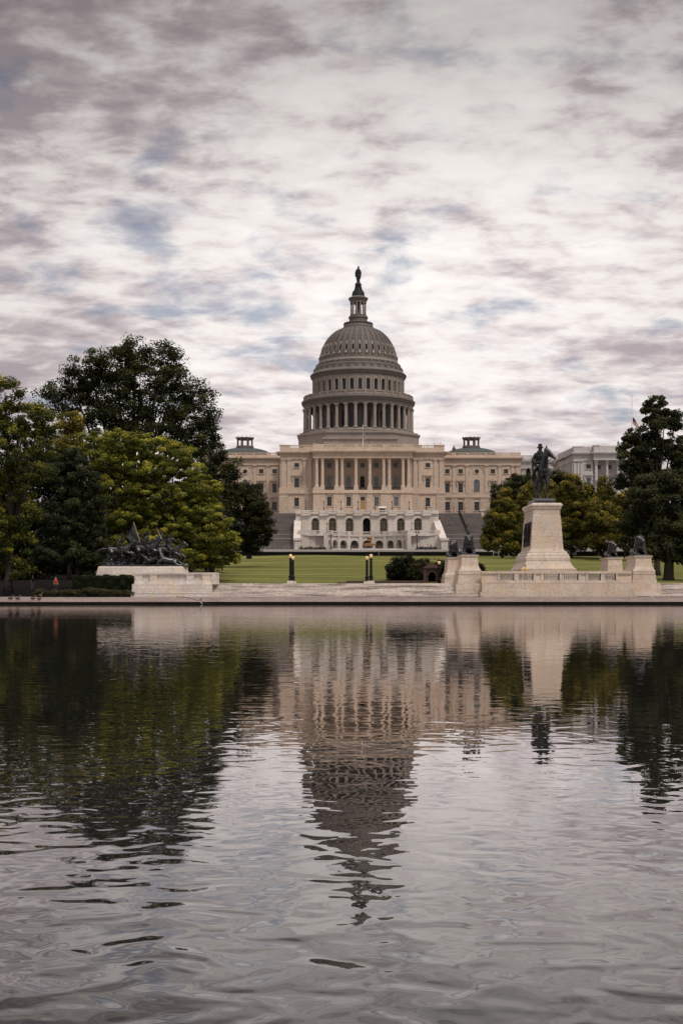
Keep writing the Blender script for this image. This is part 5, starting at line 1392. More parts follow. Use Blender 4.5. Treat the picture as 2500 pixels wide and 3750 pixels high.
def horse_chains(pose='stand', yaw=0.0):
    ch = [[(-.78,0,1.34,.27),(-.45,0,1.24,.31),(0,0,1.17,.335),(.35,0,1.2,.34),(.6,0,1.28,.30)],
          [(-.72,.14,1.25,.24),(-.6,.16,1.05,.2)], [(-.72,-.14,1.25,.24),(-.6,-.16,1.05,.2)], [(.5,.13,1.15,.22)], [(.5,-.13,1.15,.22)]]
    nk = [(.58,0,1.34,.27),(.80,0.02,1.62,.20),(.93,0.05 if pose == 'stand' else 0,1.90,.155),(.98,0.08 if pose == 'stand' else 0,2.10,.13)]
    hd = [(.97,0,2.12,.13),(1.08,0,2.08,.125),(1.23,0,1.96,.098),(1.38,0,1.83,.076),(1.45,0,1.78,.074)]
    jaw = [(1.04,0,1.99,.10),(1.25,0,1.86,.068)]
    ears = [[(.95,s*.075,2.22,.05),(.97,s*.085,2.36,.022)] for s in (-1, 1)]
    mane = [(.45,0,1.62,.05),(.66,0,1.86,.06),(.80,0,2.10,.06),(.92,0,2.22,.05)]
    if pose == 'gallop':
        def low(c, k=.0): return [(x + .30*max(0, (z-1.3)) , y, 1.3 + (z-1.3)*.70 + k, r) for x, y, z, r in c]
        nk, hd, jaw, mane = low(nk), low(hd), low(jaw), low(mane); ears = [low(e) for e in ears]
    def turn(c):
        px, pz = .95, 2.1
        return [(px + (x-px)*math.cos(yaw) - y*math.sin(yaw), (.08 if pose == 'stand' else 0) + (x-px)*math.sin(yaw) + y*math.cos(yaw), z, r) for x, y, z, r in c]
    ch += [nk, mane, turn(hd), turn(jaw)] + [turn(e) for e in ears]
    if pose == 'stand':
        for s in (-1, 1):
            dx = .06*s
            ch.append([(.50,s*.17,1.05,.17),(.52+dx,s*.20,.80,.11),(.53+dx,s*.21,.52,.074),(.52+dx,s*.21,.27,.048),(.53+dx,s*.21,.12,.056),(.58+dx,s*.21,.04,.08)])
            ch.append([(-.62,s*.18,1.1,.23),(-.50,s*.18,.86,.14),(-.80-dx,s*.17-.05,.56,.08),(-.74-dx,s*.17-.05,.28,.052),(-.72-dx,s*.17-.05,.12,.058),(-.66-dx,s*.17-.05,.04,.08)])
        ch.append([(-1.02,0,1.42,.08),(-1.18,0,1.25,.10),(-1.25,0,.9,.11),(-1.20,0,.5,.06)])
    elif pose == 'gallop':
        for s, k in ((-1, 0.), (1, .18)):
            ch.append([(.52,s*.17,1.05,.17),(.85+k,s*.17,.92,.11),(1.10+k,s*.16,.70,.075),(1.0+k,s*.16,.48,.05),(.86+k,s*.16,.42,.06)])
            ch.append([(-.62,s*.18,1.1,.23),(-.62-k,s*.19,.80,.14),(-1.02-k,s*.18,.62,.085),(-1.22-k,s*.18,.38,.056),(-1.40-k,s*.18,.36,.065)])
        ch.append([(-1.02,0,1.45,.08),(-1.35,0,1.46,.11),(-1.7,0,1.36,.10),(-1.95,0,1.28,.05)])
    elif pose == 'fallen':
        for s, k in ((-1, 0.), (1, .2)):
            ch.append([(.52,s*.17,1.05,.17),(.7+k,s*.2,.75,.11),(.55+k,s*.2,.50,.075),(.85+k,s*.2,.40,.06)])
            ch.append([(-.62,s*.18,1.1,.23),(-.8-k,s*.25,.85,.14),(-1.15-k,s*.25,.95,.085),(-1.5-k,s*.25,.80,.056),(-1.65-k,s*.25,.75,.065)])
        ch.append([(-1.02,0,1.42,.08),(-1.25,0,1.2,.10),(-1.5,0,1.1,.06)])
    return ch
def rider_chains(lean=0.0, arms='rein', twist=0):
    z0 = 1.56
    def L_(x, y, z, r): return (x + lean*(z-z0), y, z, r)
    ch = [[L_(-.05,0,z0,.20), L_(-.06,0,z0+.22,.19), L_(-.03,0,z0+.45,.22), L_(0,0,z0+.56,.17)],
          [L_(-.03,.19,z0+.52,.10), L_(-.03,-.19,z0+.52,.10)], [L_(.01,0,z0+.6,.09), L_(.03,0,z0+.70,.08)],
          [L_(.04,0,z0+.76,.105), L_(.06,0,z0+.82,.11)], [L_(.13,0,z0+.74,.07)]]
    for s in (-1, 1):
        ch.append([(-.02,s*.16,z0-.02,.14),(.28,s*.36,z0-.22,.12),(.24,s*.40,z0-.52,.085),(.18,s*.41,z0-.78,.07),(.34,s*.42,z0-.84,.06)])
    if arms in ('rein', 'flag'):
        for s in (-1, 1): ch.append([L_(-.03,s*.24,z0+.50,.09), L_(-.12,s*.40,z0+.22,.075), L_(.18,s*.22,z0+.12,.06), L_(.28,s*.12,z0+.14,.055)])
    if arms == 'sword':
        ch.append([L_(-.03,.24,z0+.50,.09), L_(-.10,.38,z0+.22,.075), L_(.2,.2,z0+.12,.06)])
        ch.append([L_(-.03,-.24,z0+.52,.09), L_(-.22,-.40,z0+.78,.07), L_(-.38,-.44,z0+1.05,.055)])
    return ch
def hat_mesh(x, y, z, s=1.0, tall=.22, brim=.22):
    m = MB(); m.lathe([(.0, z), (brim*s, z-.015*s), (brim*s, z+.01*s), (.125*s, z+.03*s), (.125*s, z+.05*s), (.105*s, z+tall*s), (.05*s, z+(tall-.03)*s), (0, z+(tall-.035)*s)], x, y, 16); return m

def horseman():
    s = 2.42; y = mon_y + 3.1; x = X(1990, mon_y+1.6); z = mon_z
    t = thing('equestrian_statue', 'dark bronze horseman in a brimmed hat on a standing horse atop the tall pedestal', 'statue', (x, y, z))
    b = MB(); zb = .50
    b.box(-1.12, 1.12, -2.55, 3.0, 0, .30); b.frustum((-1.12, 1.12, -2.55, 3.0, .30), (-1.0, 1.0, -2.4, 2.85, zb)); b.build('bronze_base', M['bronze'], t, local=True)
    rot = Matrix.Translation((0, 0, zb)) @ Matrix.Rotation(-PI/2, 4, 'Z') @ Matrix.Diagonal((s, s*.76, s*1.0, 1))
    blob('horse', horse_chains('stand', 1.15), M['bronze'], t, .055, 2, rot)
    rc = rider_chains(-.02)
    rc += [[(-.30,.0,1.75,.20),(-.18,0,2.0,.20),(-.10,0,2.12,.19)], [(-.5,.22,1.5,.16),(-.3,.25,1.75,.15)], [(-.5,-.22,1.5,.16),(-.3,-.25,1.75,.15)]]   # heavy cape
    blob('rider', rc, M['bronze'], t, .05, 2, rot @ Matrix.Translation((-.03, -.09, 0)) @ Matrix.Diagonal((1, 1.12, 1, 1)))
    h = hat_mesh(.05*0, 0, 0, 1.05, .15, .19)
    h.v = [tuple(rot @ (Vector((.02, -.10, 2.39)) + Vector(v))) for v in h.v]; h.build('hat', M['bronze'], t, local=True)
    r = MB()
    hx = lambda p: tuple(rot @ Vector(p))
    yaw = 1.15; nose = (.95 + .44*math.cos(yaw), .08 + .44*math.sin(yaw), 1.80)
    for sd in (-1, 1): r.tube([hx((nose[0], nose[1]+.06*sd, nose[2])), hx((.95, .28*sd+.15, 1.55)), hx((.55, .2*sd, 1.62)), hx((.27, .1*sd-.05, 1.70))], .028, 5)
    r.build('reins', M['bronze'], t, local=True)
    q = MB(); q.v = []
    q.lathe([(.34, 1.42), (.40, 1.46), (.30, 1.54), (.0, 1.56)], -.08, 0, 14); q.v = [tuple(rot @ Vector(v)) for v in q.v]; q.build('saddle', M['bronze'], t, local=True)
horseman()

def cavalry():
    y0 = 139.0; sc = y0/F/3.136
    def cx_(x): return X(340 + x/3.136, y0)
    def cz_(y): return Z(1890 + y/3.136, y0)
    xl, xr = cx_(50), cx_(1045); zt = cz_(578)
    p = MB(); p.box(xl-.1, xr+.1, y0, y0+4.4, .75, zt-.75); p.frustum((xl-.05, xr+.05, y0+.02, y0+4.38, zt-.75), (xl+.10, xr-.10, y0+.1, y0+4.3, zt-.08)); p.frustum((xl+.10, xr-.10, y0+.1, y0+4.3, zt-.08), (xl+.2, xr-.2, y0+.2, y0+4.2, zt))
    tag(p.build('pedestal', M['white_marble']), 'long low white marble pedestal under the charging bronze horsemen', 'pedestal')
    ox, oy = (xl+xr)/2, y0+2.2
    t = thing('cavalry_statue', 'dark bronze group of charging horsemen with flag and raised sword, one horse fallen', 'statue', (ox, oy, zt))
    # rough bronze ground
    rng = random.Random(9); g = []
    for i in range(26): g.append([(cx_(110 + i*36)-ox, rng.uniform(-.9, 1.2), .02, rng.uniform(.2, .4)), (cx_(130 + i*36)-ox, rng.uniform(-.9, 1.2), .1, rng.uniform(.2, .5))])
    for i in range(16): x = cx_(170 + i*42)-ox; g.append([(x, rng.uniform(.1, .8), .2, .4), (x + rng.uniform(-.3, .3), rng.uniform(.1, .8), rng.uniform(.6, 1.15), rng.uniform(.16, .3))])
    def ext(bm): bmesh.ops.create_cube(bm, size=1, matrix=Matrix.Translation((0, 0, .08)) @ Matrix.Diagonal((xr-xl-.55, 3.6, .2, 1)))
    blob('bronze_ground', g, M['bronze'], t, .09, 1, None, extra=ext)
    def put(nm, chains, px, py, dy, s, pitch=0, roll=0, yaw=0):
        """px, py: where the middle of the body shows"""
        mt = Matrix.Translation((cx_(px)-ox, dy, cz_(py)-zt)) @ Matrix.Rotation(yaw, 4, 'Z') @ Matrix.Rotation(-pitch, 4, 'Y') @ Matrix.Rotation(roll, 4, 'X') @ Matrix.Scale(s, 4) @ Matrix.Translation((0, 0, -1.2))
        return blob(nm, chains, M['bronze'], t, .05, 1, mt), mt
    s = 1.34
    spec = [(285, 395, -1.0, .10, 0, .05, 'rein', .35), (500, 380, .9, .14, 0, .03, 'flag', .15), (590, 370, -.5, .12, .05, -.06, 'rein', .30), (690, 355, 1.1, .06, 0, 0, 'rein', .35), (850, 400, -.2, .02, 0, -.2, 'sword', -.05), (400, 400, .5, .2, 0, .1, 'rein', .4)]
    for px, py, dy, pi_, ro, yw, arms, lean in spec:
        h, mt = put('horse', horse_chains('gallop', 0), px, py, dy, s, pi_, ro, yw)
        r = blob('rider', rider_chains(lean, arms), M['bronze'], t, .045, 1, mt)
        hm = hat_mesh(0, 0, 0, 1.05, .16, .2)
        hm.v = [tuple(mt @ (Vector((.06 + lean*.85, 0, 2.42)) + Vector(v))) for v in hm.v]; hm.build('hat', M['bronze'], r, local=True)
        if arms == 'sword':
            sw = MB(); a = mt @ Vector((-.38+lean*1.05, -.44, 2.62)); sw.tube([a, (cx_(765)-ox, -.7, cz_(245)-zt), (cx_(708)-ox, -.7, cz_(124)-zt)], [.05, .05, .025], 6); sw.build('sabre', M['gilt'], r, local=True)
        if arms == 'flag':
            pole = MB(); pole.tube([(cx_(518)-ox, -.3, cz_(300)-zt), (cx_(437)-ox, -.3, cz_(58)-zt)], .045, 6); pole.build('flagstaff', M['gilt'], r, local=True)
            fl = MB(); n = 12; vs = []; fs = []
            tl = [(440, 66), (452, 110), (470, 170), (498, 235)]; bl = [(425, 85), (372, 190), (330, 240), (372, 300)]
            for i in range(n+1):
                f = i/n*3; k = min(2, int(f)); q = f-k
                A = (tl[k][0]+(tl[k+1][0]-tl[k][0])*q, tl[k][1]+(tl[k+1][1]-tl[k][1])*q); B = (bl[k][0]+(bl[k+1][0]-bl[k][0])*q, bl[k][1]+(bl[k+1][1]-bl[k][1])*q)
                for j in range(9):
                    g_ = j/8; vs.append((cx_(A[0]+(B[0]-A[0])*g_)-ox, -.28 + .16*math.sin(g_*9+i*.4)*g_, cz_(A[1]+(B[1]-A[1])*g_)-zt))
            for i in range(n):
                for j in range(8): q = i*9+j; fs.append((q, q+1, q+10, q+9))
            fl.add(vs, fs); fl.build('banner', M['bronze'], r, smooth=True, local=True, recalc=False)
    put('fallen_horse', horse_chains('fallen', 0)[:], 850, 508, -1.25, 1.12, .22, .35, PI+.1)
    d, mt = put('fallen_rider', rider_chains(.2, 'rein'), 690, 520, -1.3, 1.2, 1.3, .3, .2)
cavalry()

def front_walls():
    # solid panelled wall left of the steps
    y = 132.0
    def px_(x): return X(340 + x/3.136, y)
    def pz_(v): return Z(1890 + v/3.136, y)
    t = thing('panelled_wall', 'white marble panelled parapet wall left of the steps, below the charging horsemen', 'wall', (px_(900), y, .7))
    w, tr = MB(), MB()
    w.box(px_(490), px_(1348), y+.25, y+1.0, pz_(778), pz_(668)); tr.box(px_(486), px_(1360), y+.02, y+1.2, pz_(668), pz_(648))
    tr.box(px_(488), px_(1350), y+.16, y+1.1, pz_(778), pz_(742))
    for a, b in ((488, 568), (655, 735), (1075, 1160), (1255, 1345)):
        tr.box(px_(a), px_(b), y+.08, y+1.1, pz_(742), pz_(668)); tr.frustum((px_(a)-.12, px_(b)+.12, y, y+1.1, pz_(779)), (px_(a), px_(b), y+.08, y+1.1, pz_(740))); tr.frustum((px_(a), px_(b), y+.08, y+1.1, pz_(690)), (px_(a)-.1, px_(b)+.1, y, y+1.1, pz_(667)))
    w.box(px_(455), px_(1362), y-.15, y+1.6, pz_(834), pz_(779)); w.box(px_(455), px_(1362)+.0, y-.35, y+2, pz_(887), pz_(837)); w.box(px_(455)-.1, px_(1365)+1.2, y-.6, y+2, .68, pz_(891))
    w.box(px_(455)+.02, px_(1362)-.02, y-.1, y+1.5, pz_(892), pz_(778))
    y2 = y+3.5
    def q_(x): return X(340 + x/3.136, y2)
    def r_(v): return Z(1890 + v/3.136, y2)
    tr.box(q_(1350), q_(1448), y+.9, y2+.3, 2.0, r_(668)); tr.box(q_(1346), q_(1452), y+.9, y2+.35, r_(668), r_(652)); tr.frustum((q_(1346)-.05, q_(1452), y2-1.5, y2+.35, 2.0), (q_(1350), q_(1447), y2-1.4, y2+.3, r_(740)))
    # return wall running back to the pedestal
    w.box(px_(455), px_(560), y+1.2, 139, .75, pz_(700))
    w.build('wall', M['white_marble'], t); tr.build('pilasters', M['white_marble'], t)
    # balustraded wall on the right
    y = 132.6
    def bx(x): return X(1600 + x/1.742, y)
    def bz(v): return Z(1850 + v/1.742, y)
    t = thing('balustrade_wall', 'cream marble balustrade on a solid block wall in front of the tall monument', 'balustrade', (bx(760), y, .7))
    w, tr, bl = MB(), MB(), MB()
    x0, x1 = bx(282), bx(1238)
    tr.box(x0, x1, y-.08, y+.62, bz(436), bz(421)); tr.box(x0, x1, y-.02, y+.6, bz(498), bz(480))
    pans = [(400, 490), (520, 612), (680, 778), (806, 900), (962, 1042), (1068, 1138)]
    cur = 282
    for a, b in pans + [(1238, 1238)]:
        if a > cur: w.box(bx(cur), bx(a), y+(.05 if b-a else .08), y+.55, bz(480), bz(436))
        cur = b
    for (a, b) in ((385, 400), (490, 520), (612, 628), (660, 680), (778, 806), (900, 914), (948, 962), (1042, 1068), (1138, 1152)): tr.box(bx(a), bx(b), y-.03, y+.58, bz(480)+.001, bz(436)-.001)
    for a, b in pans:
        n = 7
        for i in range(n):
            x = bx(a + (b-a)*(i+.5)/n); zA, zB = bz(479), bz(437); h = zB - zA
            bl.lathe([(.085, zA), (.085, zA+h*.1), (.05, zA+h*.16), (.095, zA+h*.42), (.05, zA+h*.75), (.045, zA+h*.84), (.08, zA+h*.9), (.08, zB)], x, y+.3, 8)
    w.box(x0, x1, y-.62, y+.9, bz(552), bz(499)); w.box(x0-.2, x1+.2, y-.85, y+1, .68, bz(553))
    w.build('wall', M['memorial'], t); tr.build('piers_and_coping', M['memorial'], t); bl.build('balusters', M['white_marble'], t)
    # platform the people stand on
    p = MB(); p.box(x0+.3, x1-.3, y+.95, 158, 2.0, 2.26); struct(p.build('monument_platform', M['paving']), 'raised paved platform round the tall monument', 'platform')
front_walls()
# ---------------------------------------------------------------- people and ducks
def person(label, x, y, z, h, shirt, trousers, rz=0, stride=.12, cap=None, hair='hair', arm=0.0):
    k = h/1.75
    t = thing('person', label, 'person', (x, y, z)); t.rotation_euler = (0, 0, rz); t.scale = (k, k, k)
    a = stride
    legs = [[(.02,.09,.92,.095),(.02+a*.5,.095,.50,.065),(.0+a,.095,.10,.045),(.11+a,.10,.04,.045)],
            [(.02,-.09,.92,.095),(.02-a*.2,-.095,.50,.065),(-.06-a,-.095,.11,.045),(.05-a,-.10,.04,.045)]]
    torso = [(0,0,.95,.13),(0,0,1.15,.13),(.0,0,1.33,.145),(0,0,1.43,.10)]
    sh = [(0,.15,1.40,.06),(0,-.15,1.40,.06)]
    arms = [[(0,.18,1.40,.055),(-.06+arm*.2,.23,1.12,.043),(.10+arm,.20,.92+arm*.6,.032)], [(0,-.18,1.40,.055),(-.02+arm*.2,-.23,1.12,.043),(.12+arm,-.20,.93+arm*.6,.032)]]
    hands = []
    for s, c in ((1, arms[0][-1]), (-1, arms[1][-1])):
        hx, hy, hz = c[:3]; hands.append([(hx, hy, hz, .03), (hx+.03, hy, hz-.06, .036)])
        for i in range(4): hands.append([(hx+.01+.018*i, hy+.004*i, hz-.08, .011), (hx+.02+.02*i, hy-.01*s, hz-.15+abs(i-1.2)*.008, .009)])
        hands.append([(hx+.05, hy-.02*s, hz-.04, .012), (hx+.085, hy-.03*s, hz-.08, .010)])
    head = [[(0,0,1.45,.055),(.01,0,1.52,.052)],[(.02,0,1.60,.085),(.015,0,1.67,.092)],[(.07,0,1.565,.045)],[(.112,0,1.61,.018),(.122,0,1.595,.018)],[(.02,.09,1.61,.022)],[(.02,-.09,1.61,.022)]]
    b = blob('body', legs + [torso] + [sh] + arms + hands + head, M['skin'], t, .022, 2)
    g = [torso, [(0,.17,1.41,.07),(0,-.17,1.41,.07)]] + [[(p[0], p[1], p[2], p[3]+.016) for p in ar[:1]] + [(ar[0][0]*.4+ar[1][0]*.6, ar[0][1]*.4+ar[1][1]*.6, ar[0][2]*.4+ar[1][2]*.6, .066)] for ar in arms]
    g[0] = [(p[0], p[1], p[2], p[3]+.018) for p in torso[:3]] + [(0, 0, 1.42, .09)]
    blob('shirt', g, M[shirt], b, .025, 2)
    tr = [[(p[0], p[1], p[2], p[3]+.016) for p in l[:3]] for l in legs] + [[(0,0,.93,.15),(0,0,1.0,.145)]]
    blob('trousers', tr, M[trousers], b, .025, 2)
    if cap: blob('cap', [[(.01,0,1.70,.088),(.005,0,1.72,.085)],[(.06,0,1.685,.06),(.15,0,1.675,.04)]], M[cap], b, .02, 1)
    else: blob('hair', [[(-.015,0,1.69,.088),(-.03,0,1.63,.082)],[(.02,0,1.72,.07)]], M[hair], b, .02, 1)
    blob('shoes', [[(q[0]-.09, q[1], .04, .05), (q[0]+.02, q[1], .035, .045)] for q in (legs[0][-1], legs[1][-1])], M['iron'], b, .02, 1)
    return t
person('person in a yellow shirt walking behind the balustrade at the foot of the tall monument', X(1922, 135.2), 135.2, 2.26, 1.78, 'yellow', 'navy', .15, .16)
person('person with a red cap standing in deep shade under the trees on the left', X(121, 150), 150, 1.45, 1.62, 'navy', 'grey_cloth', -.9, .05, cap='red')
person('person in an orange-red vest standing in shade behind the low shrubs', X(205, 146), 146, 1.15, 1.72, 'orange', 'navy', -1.2, .05, arm=.08)
for px, lb, sh, r in ((1284, 'tiny person in dark clothes on the walk left of the fountain', 'navy', .5), (1558, 'tiny person in pale shirt on the walk below the right planting', 'white', 2.), (1565, 'tiny person in a red shirt beside the one in pale shirt', 'red', .2), (1577, 'tiny person in dark clothes, rightmost on the walk below the right planting', 'navy', -1.4)):
    person(lb, X(px, 389), 389, 13.72, 1.7, sh, 'navy', r, .1)

def duck(label, x, y, z, rz, s=1.0, proto=[None]):
    if proto[0] is None:
        t = thing('duck', label, 'duck', (x, y, z), 'ducks on the pool edge')
        blob('body', [[(-.22,0,.24,.03),(-.14,0,.20,.085),(0,0,.18,.115),(.10,0,.20,.10)],[(.11,0,.24,.06),(.15,0,.34,.05),(.17,0,.41,.055),(.19,0,.42,.05)],[(-.08,.09,.21,.06),(-.2,.06,.24,.02)],[(-.08,-.09,.21,.06),(-.2,-.06,.24,.02)]], M['duck_brown'], t, .02, 2)
        q = MB(); q.frustum((.22, .30, -.03, .03, .395), (.22, .28, -.02, .02, .42)); q.build('bill', M['duck_bill'], t, local=True)
        for s_ in (-1, 1): q = MB(); q.tube([(.0, s_*.05, .10), (.01, s_*.05, .01)], .012, 5); q.box(-.01, .07, s_*.05-.03, s_*.05+.03, 0, .012); q.build('leg', M['duck_bill'], t, local=True)
        proto[0] = t; o = t
    else: o = copy_tree(proto[0], label)
    o.location = (x, y, z); o.rotation_euler = (0, 0, rz); o.scale = (s, s, s); return o
def kerb_z(off): return .30 + (off-.12)*(.32/2.08)
for px, off, rz, lb in ((40, .75, 0.2, 'duck at the far left end of the row on the pool kerb'), (66, .7, .5, 'second duck from the left on the pool kerb'), (122, .75, .35, 'duck standing left of the close pair on the pool kerb'), (144.5, .45, .9, 'duck with raised head nearest the water, in the close pair on the kerb')):
    Y = 126.6 + off; duck(lb, X(px, Y), Y, kerb_z(off), rz, 1.12)
duck('duck standing at the top of the kerb slope before the low shrubs', X(149, 129.7), 129.7, .70, .6, 1.05)
duck('dark duck at the foot of the white ramp by the water', X(734, 127.9), 127.95, .24, 1.2, .9)
q = MB(); pts = [Vector((-16.55, 129.8, .73)), Vector((-15.2, 128.6, .66)), Vector((-14.2, 127.7, .46)), Vector((-13.65, 127.05, .03))]
n = Vector((.55, .8, 0))*.06; up = Vector((0, 0, .06))
for a, b in zip(pts[:-1], pts[1:]):
    q.add([a-n, b-n, b+n, a+n, a-n+up, b-n+up, b+n+up, a+n+up], [(0,3,2,1),(4,5,6,7),(0,1,5,4),(1,2,6,5),(2,3,7,6),(3,0,4,7)])
tag(q.build('duck_ramp', M['granite_line']), 'narrow white board laid slantwise down the kerb into the water', 'ramp')
q = MB(); q.lathe([(.07, .70), (.09, .74), (.03, .8), (.035, .95), (0, 1.0)], X(556, 131), 131, 8)
M['lime'] = plain('lime_plastic', (.45, .75, .05), .5)
tag(q.build('marker_post', M['lime']), 'tiny lime green marker at the foot of the panelled wall', 'marker')
# small benches / pale rails under the trees
for px0, px1, py, Y, lb in ((1805, 1880, 2007, 352, 'pale low rail under the golden trees left of the tall monument'), (2083, 2107, 2003, 352, 'short pale rail between golden trees right of the tall monument')):
    q = MB(); x0, x1 = X(px0, Y), X(px1, Y); zt = Z(py, Y)
    for h in (0, .6, 1.2): q.box(x0, x1, Y, Y+.12, zt-h-.12, zt-h)
    for i in range(5): x = x0+(x1-x0)*i/4; q.box(x-.08, x+.08, Y-.02, Y+.14, zt-2.2, zt+.05)
    tag(q.build('low_rail', M['granite_line']), lb, 'rail')

# ---------------------------------------------------------------- hedges and shrubs
def hedge():
    Y = 133.2; x0, x1 = X(268, Y), X(482, Y); z0, z1 = .72, Z(2107, Y)
    rng = np.random.default_rng(5); t = thing('box_hedge', 'clipped dark green box hedge left of the panelled marble wall', 'hedge', ((x0+x1)/2, Y+.8, z0))
    n = 26000
    u = np.stack([rng.uniform(x0, x1, n), rng.uniform(Y, Y+1.6, n), rng.uniform(z0, z1, n)], 1)
    f = rng.integers(0, 4, n)
    nrm = np.zeros((n, 3))
    a = f <= 1; u[a, 1] = Y + np.abs(rng.normal(0, .08, a.sum())); nrm[a, 1] = -1
    a = f == 2; u[a, 2] = z1 - np.abs(rng.normal(0, .07, a.sum())); nrm[a, 2] = 1
    a = (f == 3); side = rng.integers(0, 2, a.sum()); u[a, 0] = np.where(side, x0, x1) + rng.normal(0, .06, a.sum()); nrm[a, 0] = np.where(side, -1, 1)
    u[:, 1] += .10*np.sin(u[:, 0]*5.1)*np.sin(u[:, 2]*4); u[:, 2] += .06*np.sin(u[:, 0]*3.3) + .05*np.sin(u[:, 0]*7.7)
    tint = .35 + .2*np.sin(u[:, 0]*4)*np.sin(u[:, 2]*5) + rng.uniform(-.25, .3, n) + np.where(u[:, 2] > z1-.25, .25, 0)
    leaves_mesh('foliage', u, nrm, .13, tint, L['hedge'], rng, t, t.location)
    m = MB(); m.box(x0+.15, x1-.15, Y+.2, Y+1.4, z0-.1, z1-.18); m.build('inner_branches', M['soil'], t)
hedge()
low = [(152, 2164, 'leftmost of the low shrubs along the kerb'), (198, 2168, 'second low shrub from the left along the kerb'), (246, 2166, 'third low shrub from the left along the kerb'), (286, 2168, 'low shrub before the left end of the box hedge'),
       (332, 2160, 'tallest low shrub, before the middle of the box hedge'), (382, 2164, 'low shrub before the right half of the box hedge'), (422, 2168, 'second last low shrub before the marble wall'), (464, 2170, 'last low shrub touching the marble wall')]
for i, (px, py, lb) in enumerate(low):
    hh = 2187 - py
    shrub('low_shrub', 'olive green ' + lb, 131.7, [(px-12, py+hh*.35, 20, hh*.7), (px+12, py+hh*.4, 19, hh*.65), (px, py+hh*.25, 17, hh*.6)], L['shrub'], .10, .2, 26, 2.2, 30+i, 2188, 'low shrubs along the pool kerb')
shrub('dark_bush', 'large rounded dark bush left of the brownstone gateway', 166, [(1455, 2085, 40, 40), (1490, 2075, 45, 45), (1440, 2108, 30, 22), (1500, 2105, 50, 30)], L['dark'], .26, .5, 30, 2.6, 41, 2135, 'dark bushes by the brownstone gateway', cat='bush')
shrub('dark_bush', 'tall dark bush touching the brownstone gateway', 164, [(1545, 2078, 36, 34), (1530, 2100, 40, 34)], L['olive'], .26, .5, 30, 2.6, 42, 2135, 'dark bushes by the brownstone gateway', cat='bush')
shrub('dark_bush', 'dark bush between the gateway and the front left lion pedestal', 166, [(1610, 2080, 26, 40), (1635, 2090, 26, 40)], L['dark'], .26, .5, 30, 2.4, 43, 2135, cat='bush')
shrub('dark_bush', 'small dark bush peeping out right of the front left lion pedestal', 160, [(1752, 2085, 22, 22), (1740, 2100, 30, 28)], L['dark'], .22, .4, 28, 2.4, 44, 2135, cat='bush')

# ---------------------------------------------------------------- trees
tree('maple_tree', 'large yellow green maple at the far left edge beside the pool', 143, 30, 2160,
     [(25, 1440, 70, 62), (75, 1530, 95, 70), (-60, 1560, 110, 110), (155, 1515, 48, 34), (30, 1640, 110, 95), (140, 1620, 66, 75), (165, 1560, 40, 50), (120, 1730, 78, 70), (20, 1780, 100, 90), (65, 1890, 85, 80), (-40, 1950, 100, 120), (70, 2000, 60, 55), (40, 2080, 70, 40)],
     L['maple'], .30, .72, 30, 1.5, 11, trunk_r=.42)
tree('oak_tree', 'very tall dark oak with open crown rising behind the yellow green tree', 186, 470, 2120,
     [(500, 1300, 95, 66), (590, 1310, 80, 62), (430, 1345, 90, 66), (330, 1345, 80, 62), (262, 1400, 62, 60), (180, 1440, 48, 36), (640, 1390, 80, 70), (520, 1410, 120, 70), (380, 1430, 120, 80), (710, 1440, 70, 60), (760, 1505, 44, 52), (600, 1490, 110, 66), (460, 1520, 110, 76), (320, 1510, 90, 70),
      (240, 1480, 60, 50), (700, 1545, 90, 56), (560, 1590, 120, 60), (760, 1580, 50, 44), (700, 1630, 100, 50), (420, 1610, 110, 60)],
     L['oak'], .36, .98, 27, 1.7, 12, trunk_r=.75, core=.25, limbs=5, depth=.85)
tree('oak_tree', 'dark tree filling the gap between the tall oak and the cream building', 205, 770, 2090,
     [(770, 1660, 60, 50), (800, 1730, 66, 50), (850, 1725, 46, 42), (760, 1790, 80, 70), (720, 1720, 70, 70), (830, 1800, 60, 55), (700, 1850, 90, 80), (790, 1890, 70, 80), (740, 1970, 90, 70)],
     L['oak'], .36, .85, 26, 1.3, 13, trunk_r=.5, core=.25)
tree('broad_tree', 'broad yellow green tree behind the bronze horsemen', 162, 600, 2130,
     [(355, 1620, 80, 46), (450, 1625, 95, 50), (550, 1640, 95, 54), (640, 1672, 90, 50), (395, 1700, 110, 60), (520, 1720, 120, 64), (660, 1740, 100, 60), (735, 1790, 80, 54), (430, 1800, 120, 66), (570, 1820, 130, 70), (710, 1865, 100, 60), (790, 1900, 66, 50), (470, 1900, 130, 66), (630, 1930, 130, 64),
      (760, 1965, 100, 52), (840, 1990, 50, 46), (540, 2000, 140, 56), (700, 2040, 130, 46), (820, 2045, 60, 40), (620, 2070, 110, 36)],
     L['yellowgreen'], .27, .62, 34, 1.35, 14, trunk_r=.4, core=.3, flat=.6)
tree('young_tree', 'small olive gold tree top showing between the maple and the tall oak', 170, 255, 2120,
     [(250, 1535, 52, 36), (215, 1580, 50, 44), (275, 1590, 46, 44), (235, 1650, 66, 50), (290, 1650, 50, 40)], L['golden'], .30, .7, 30, 1.5, 15, trunk_r=.25)
tree('holly_tree', 'dense dark blue green holly left of the bronze horsemen', 149, 285, 2150,
     [(262, 1690, 58, 50), (225, 1760, 70, 60), (305, 1770, 66, 66), (250, 1850, 85, 70), (335, 1860, 50, 66), (210, 1930, 80, 70), (310, 1945, 78, 70), (360, 1990, 40, 50), (230, 2030, 90, 56), (330, 2050, 62, 46), (170, 2040, 60, 60)],
     L['holly'], .26, .55, 36, 1.7, 16, trunk_r=.3, core=.45)
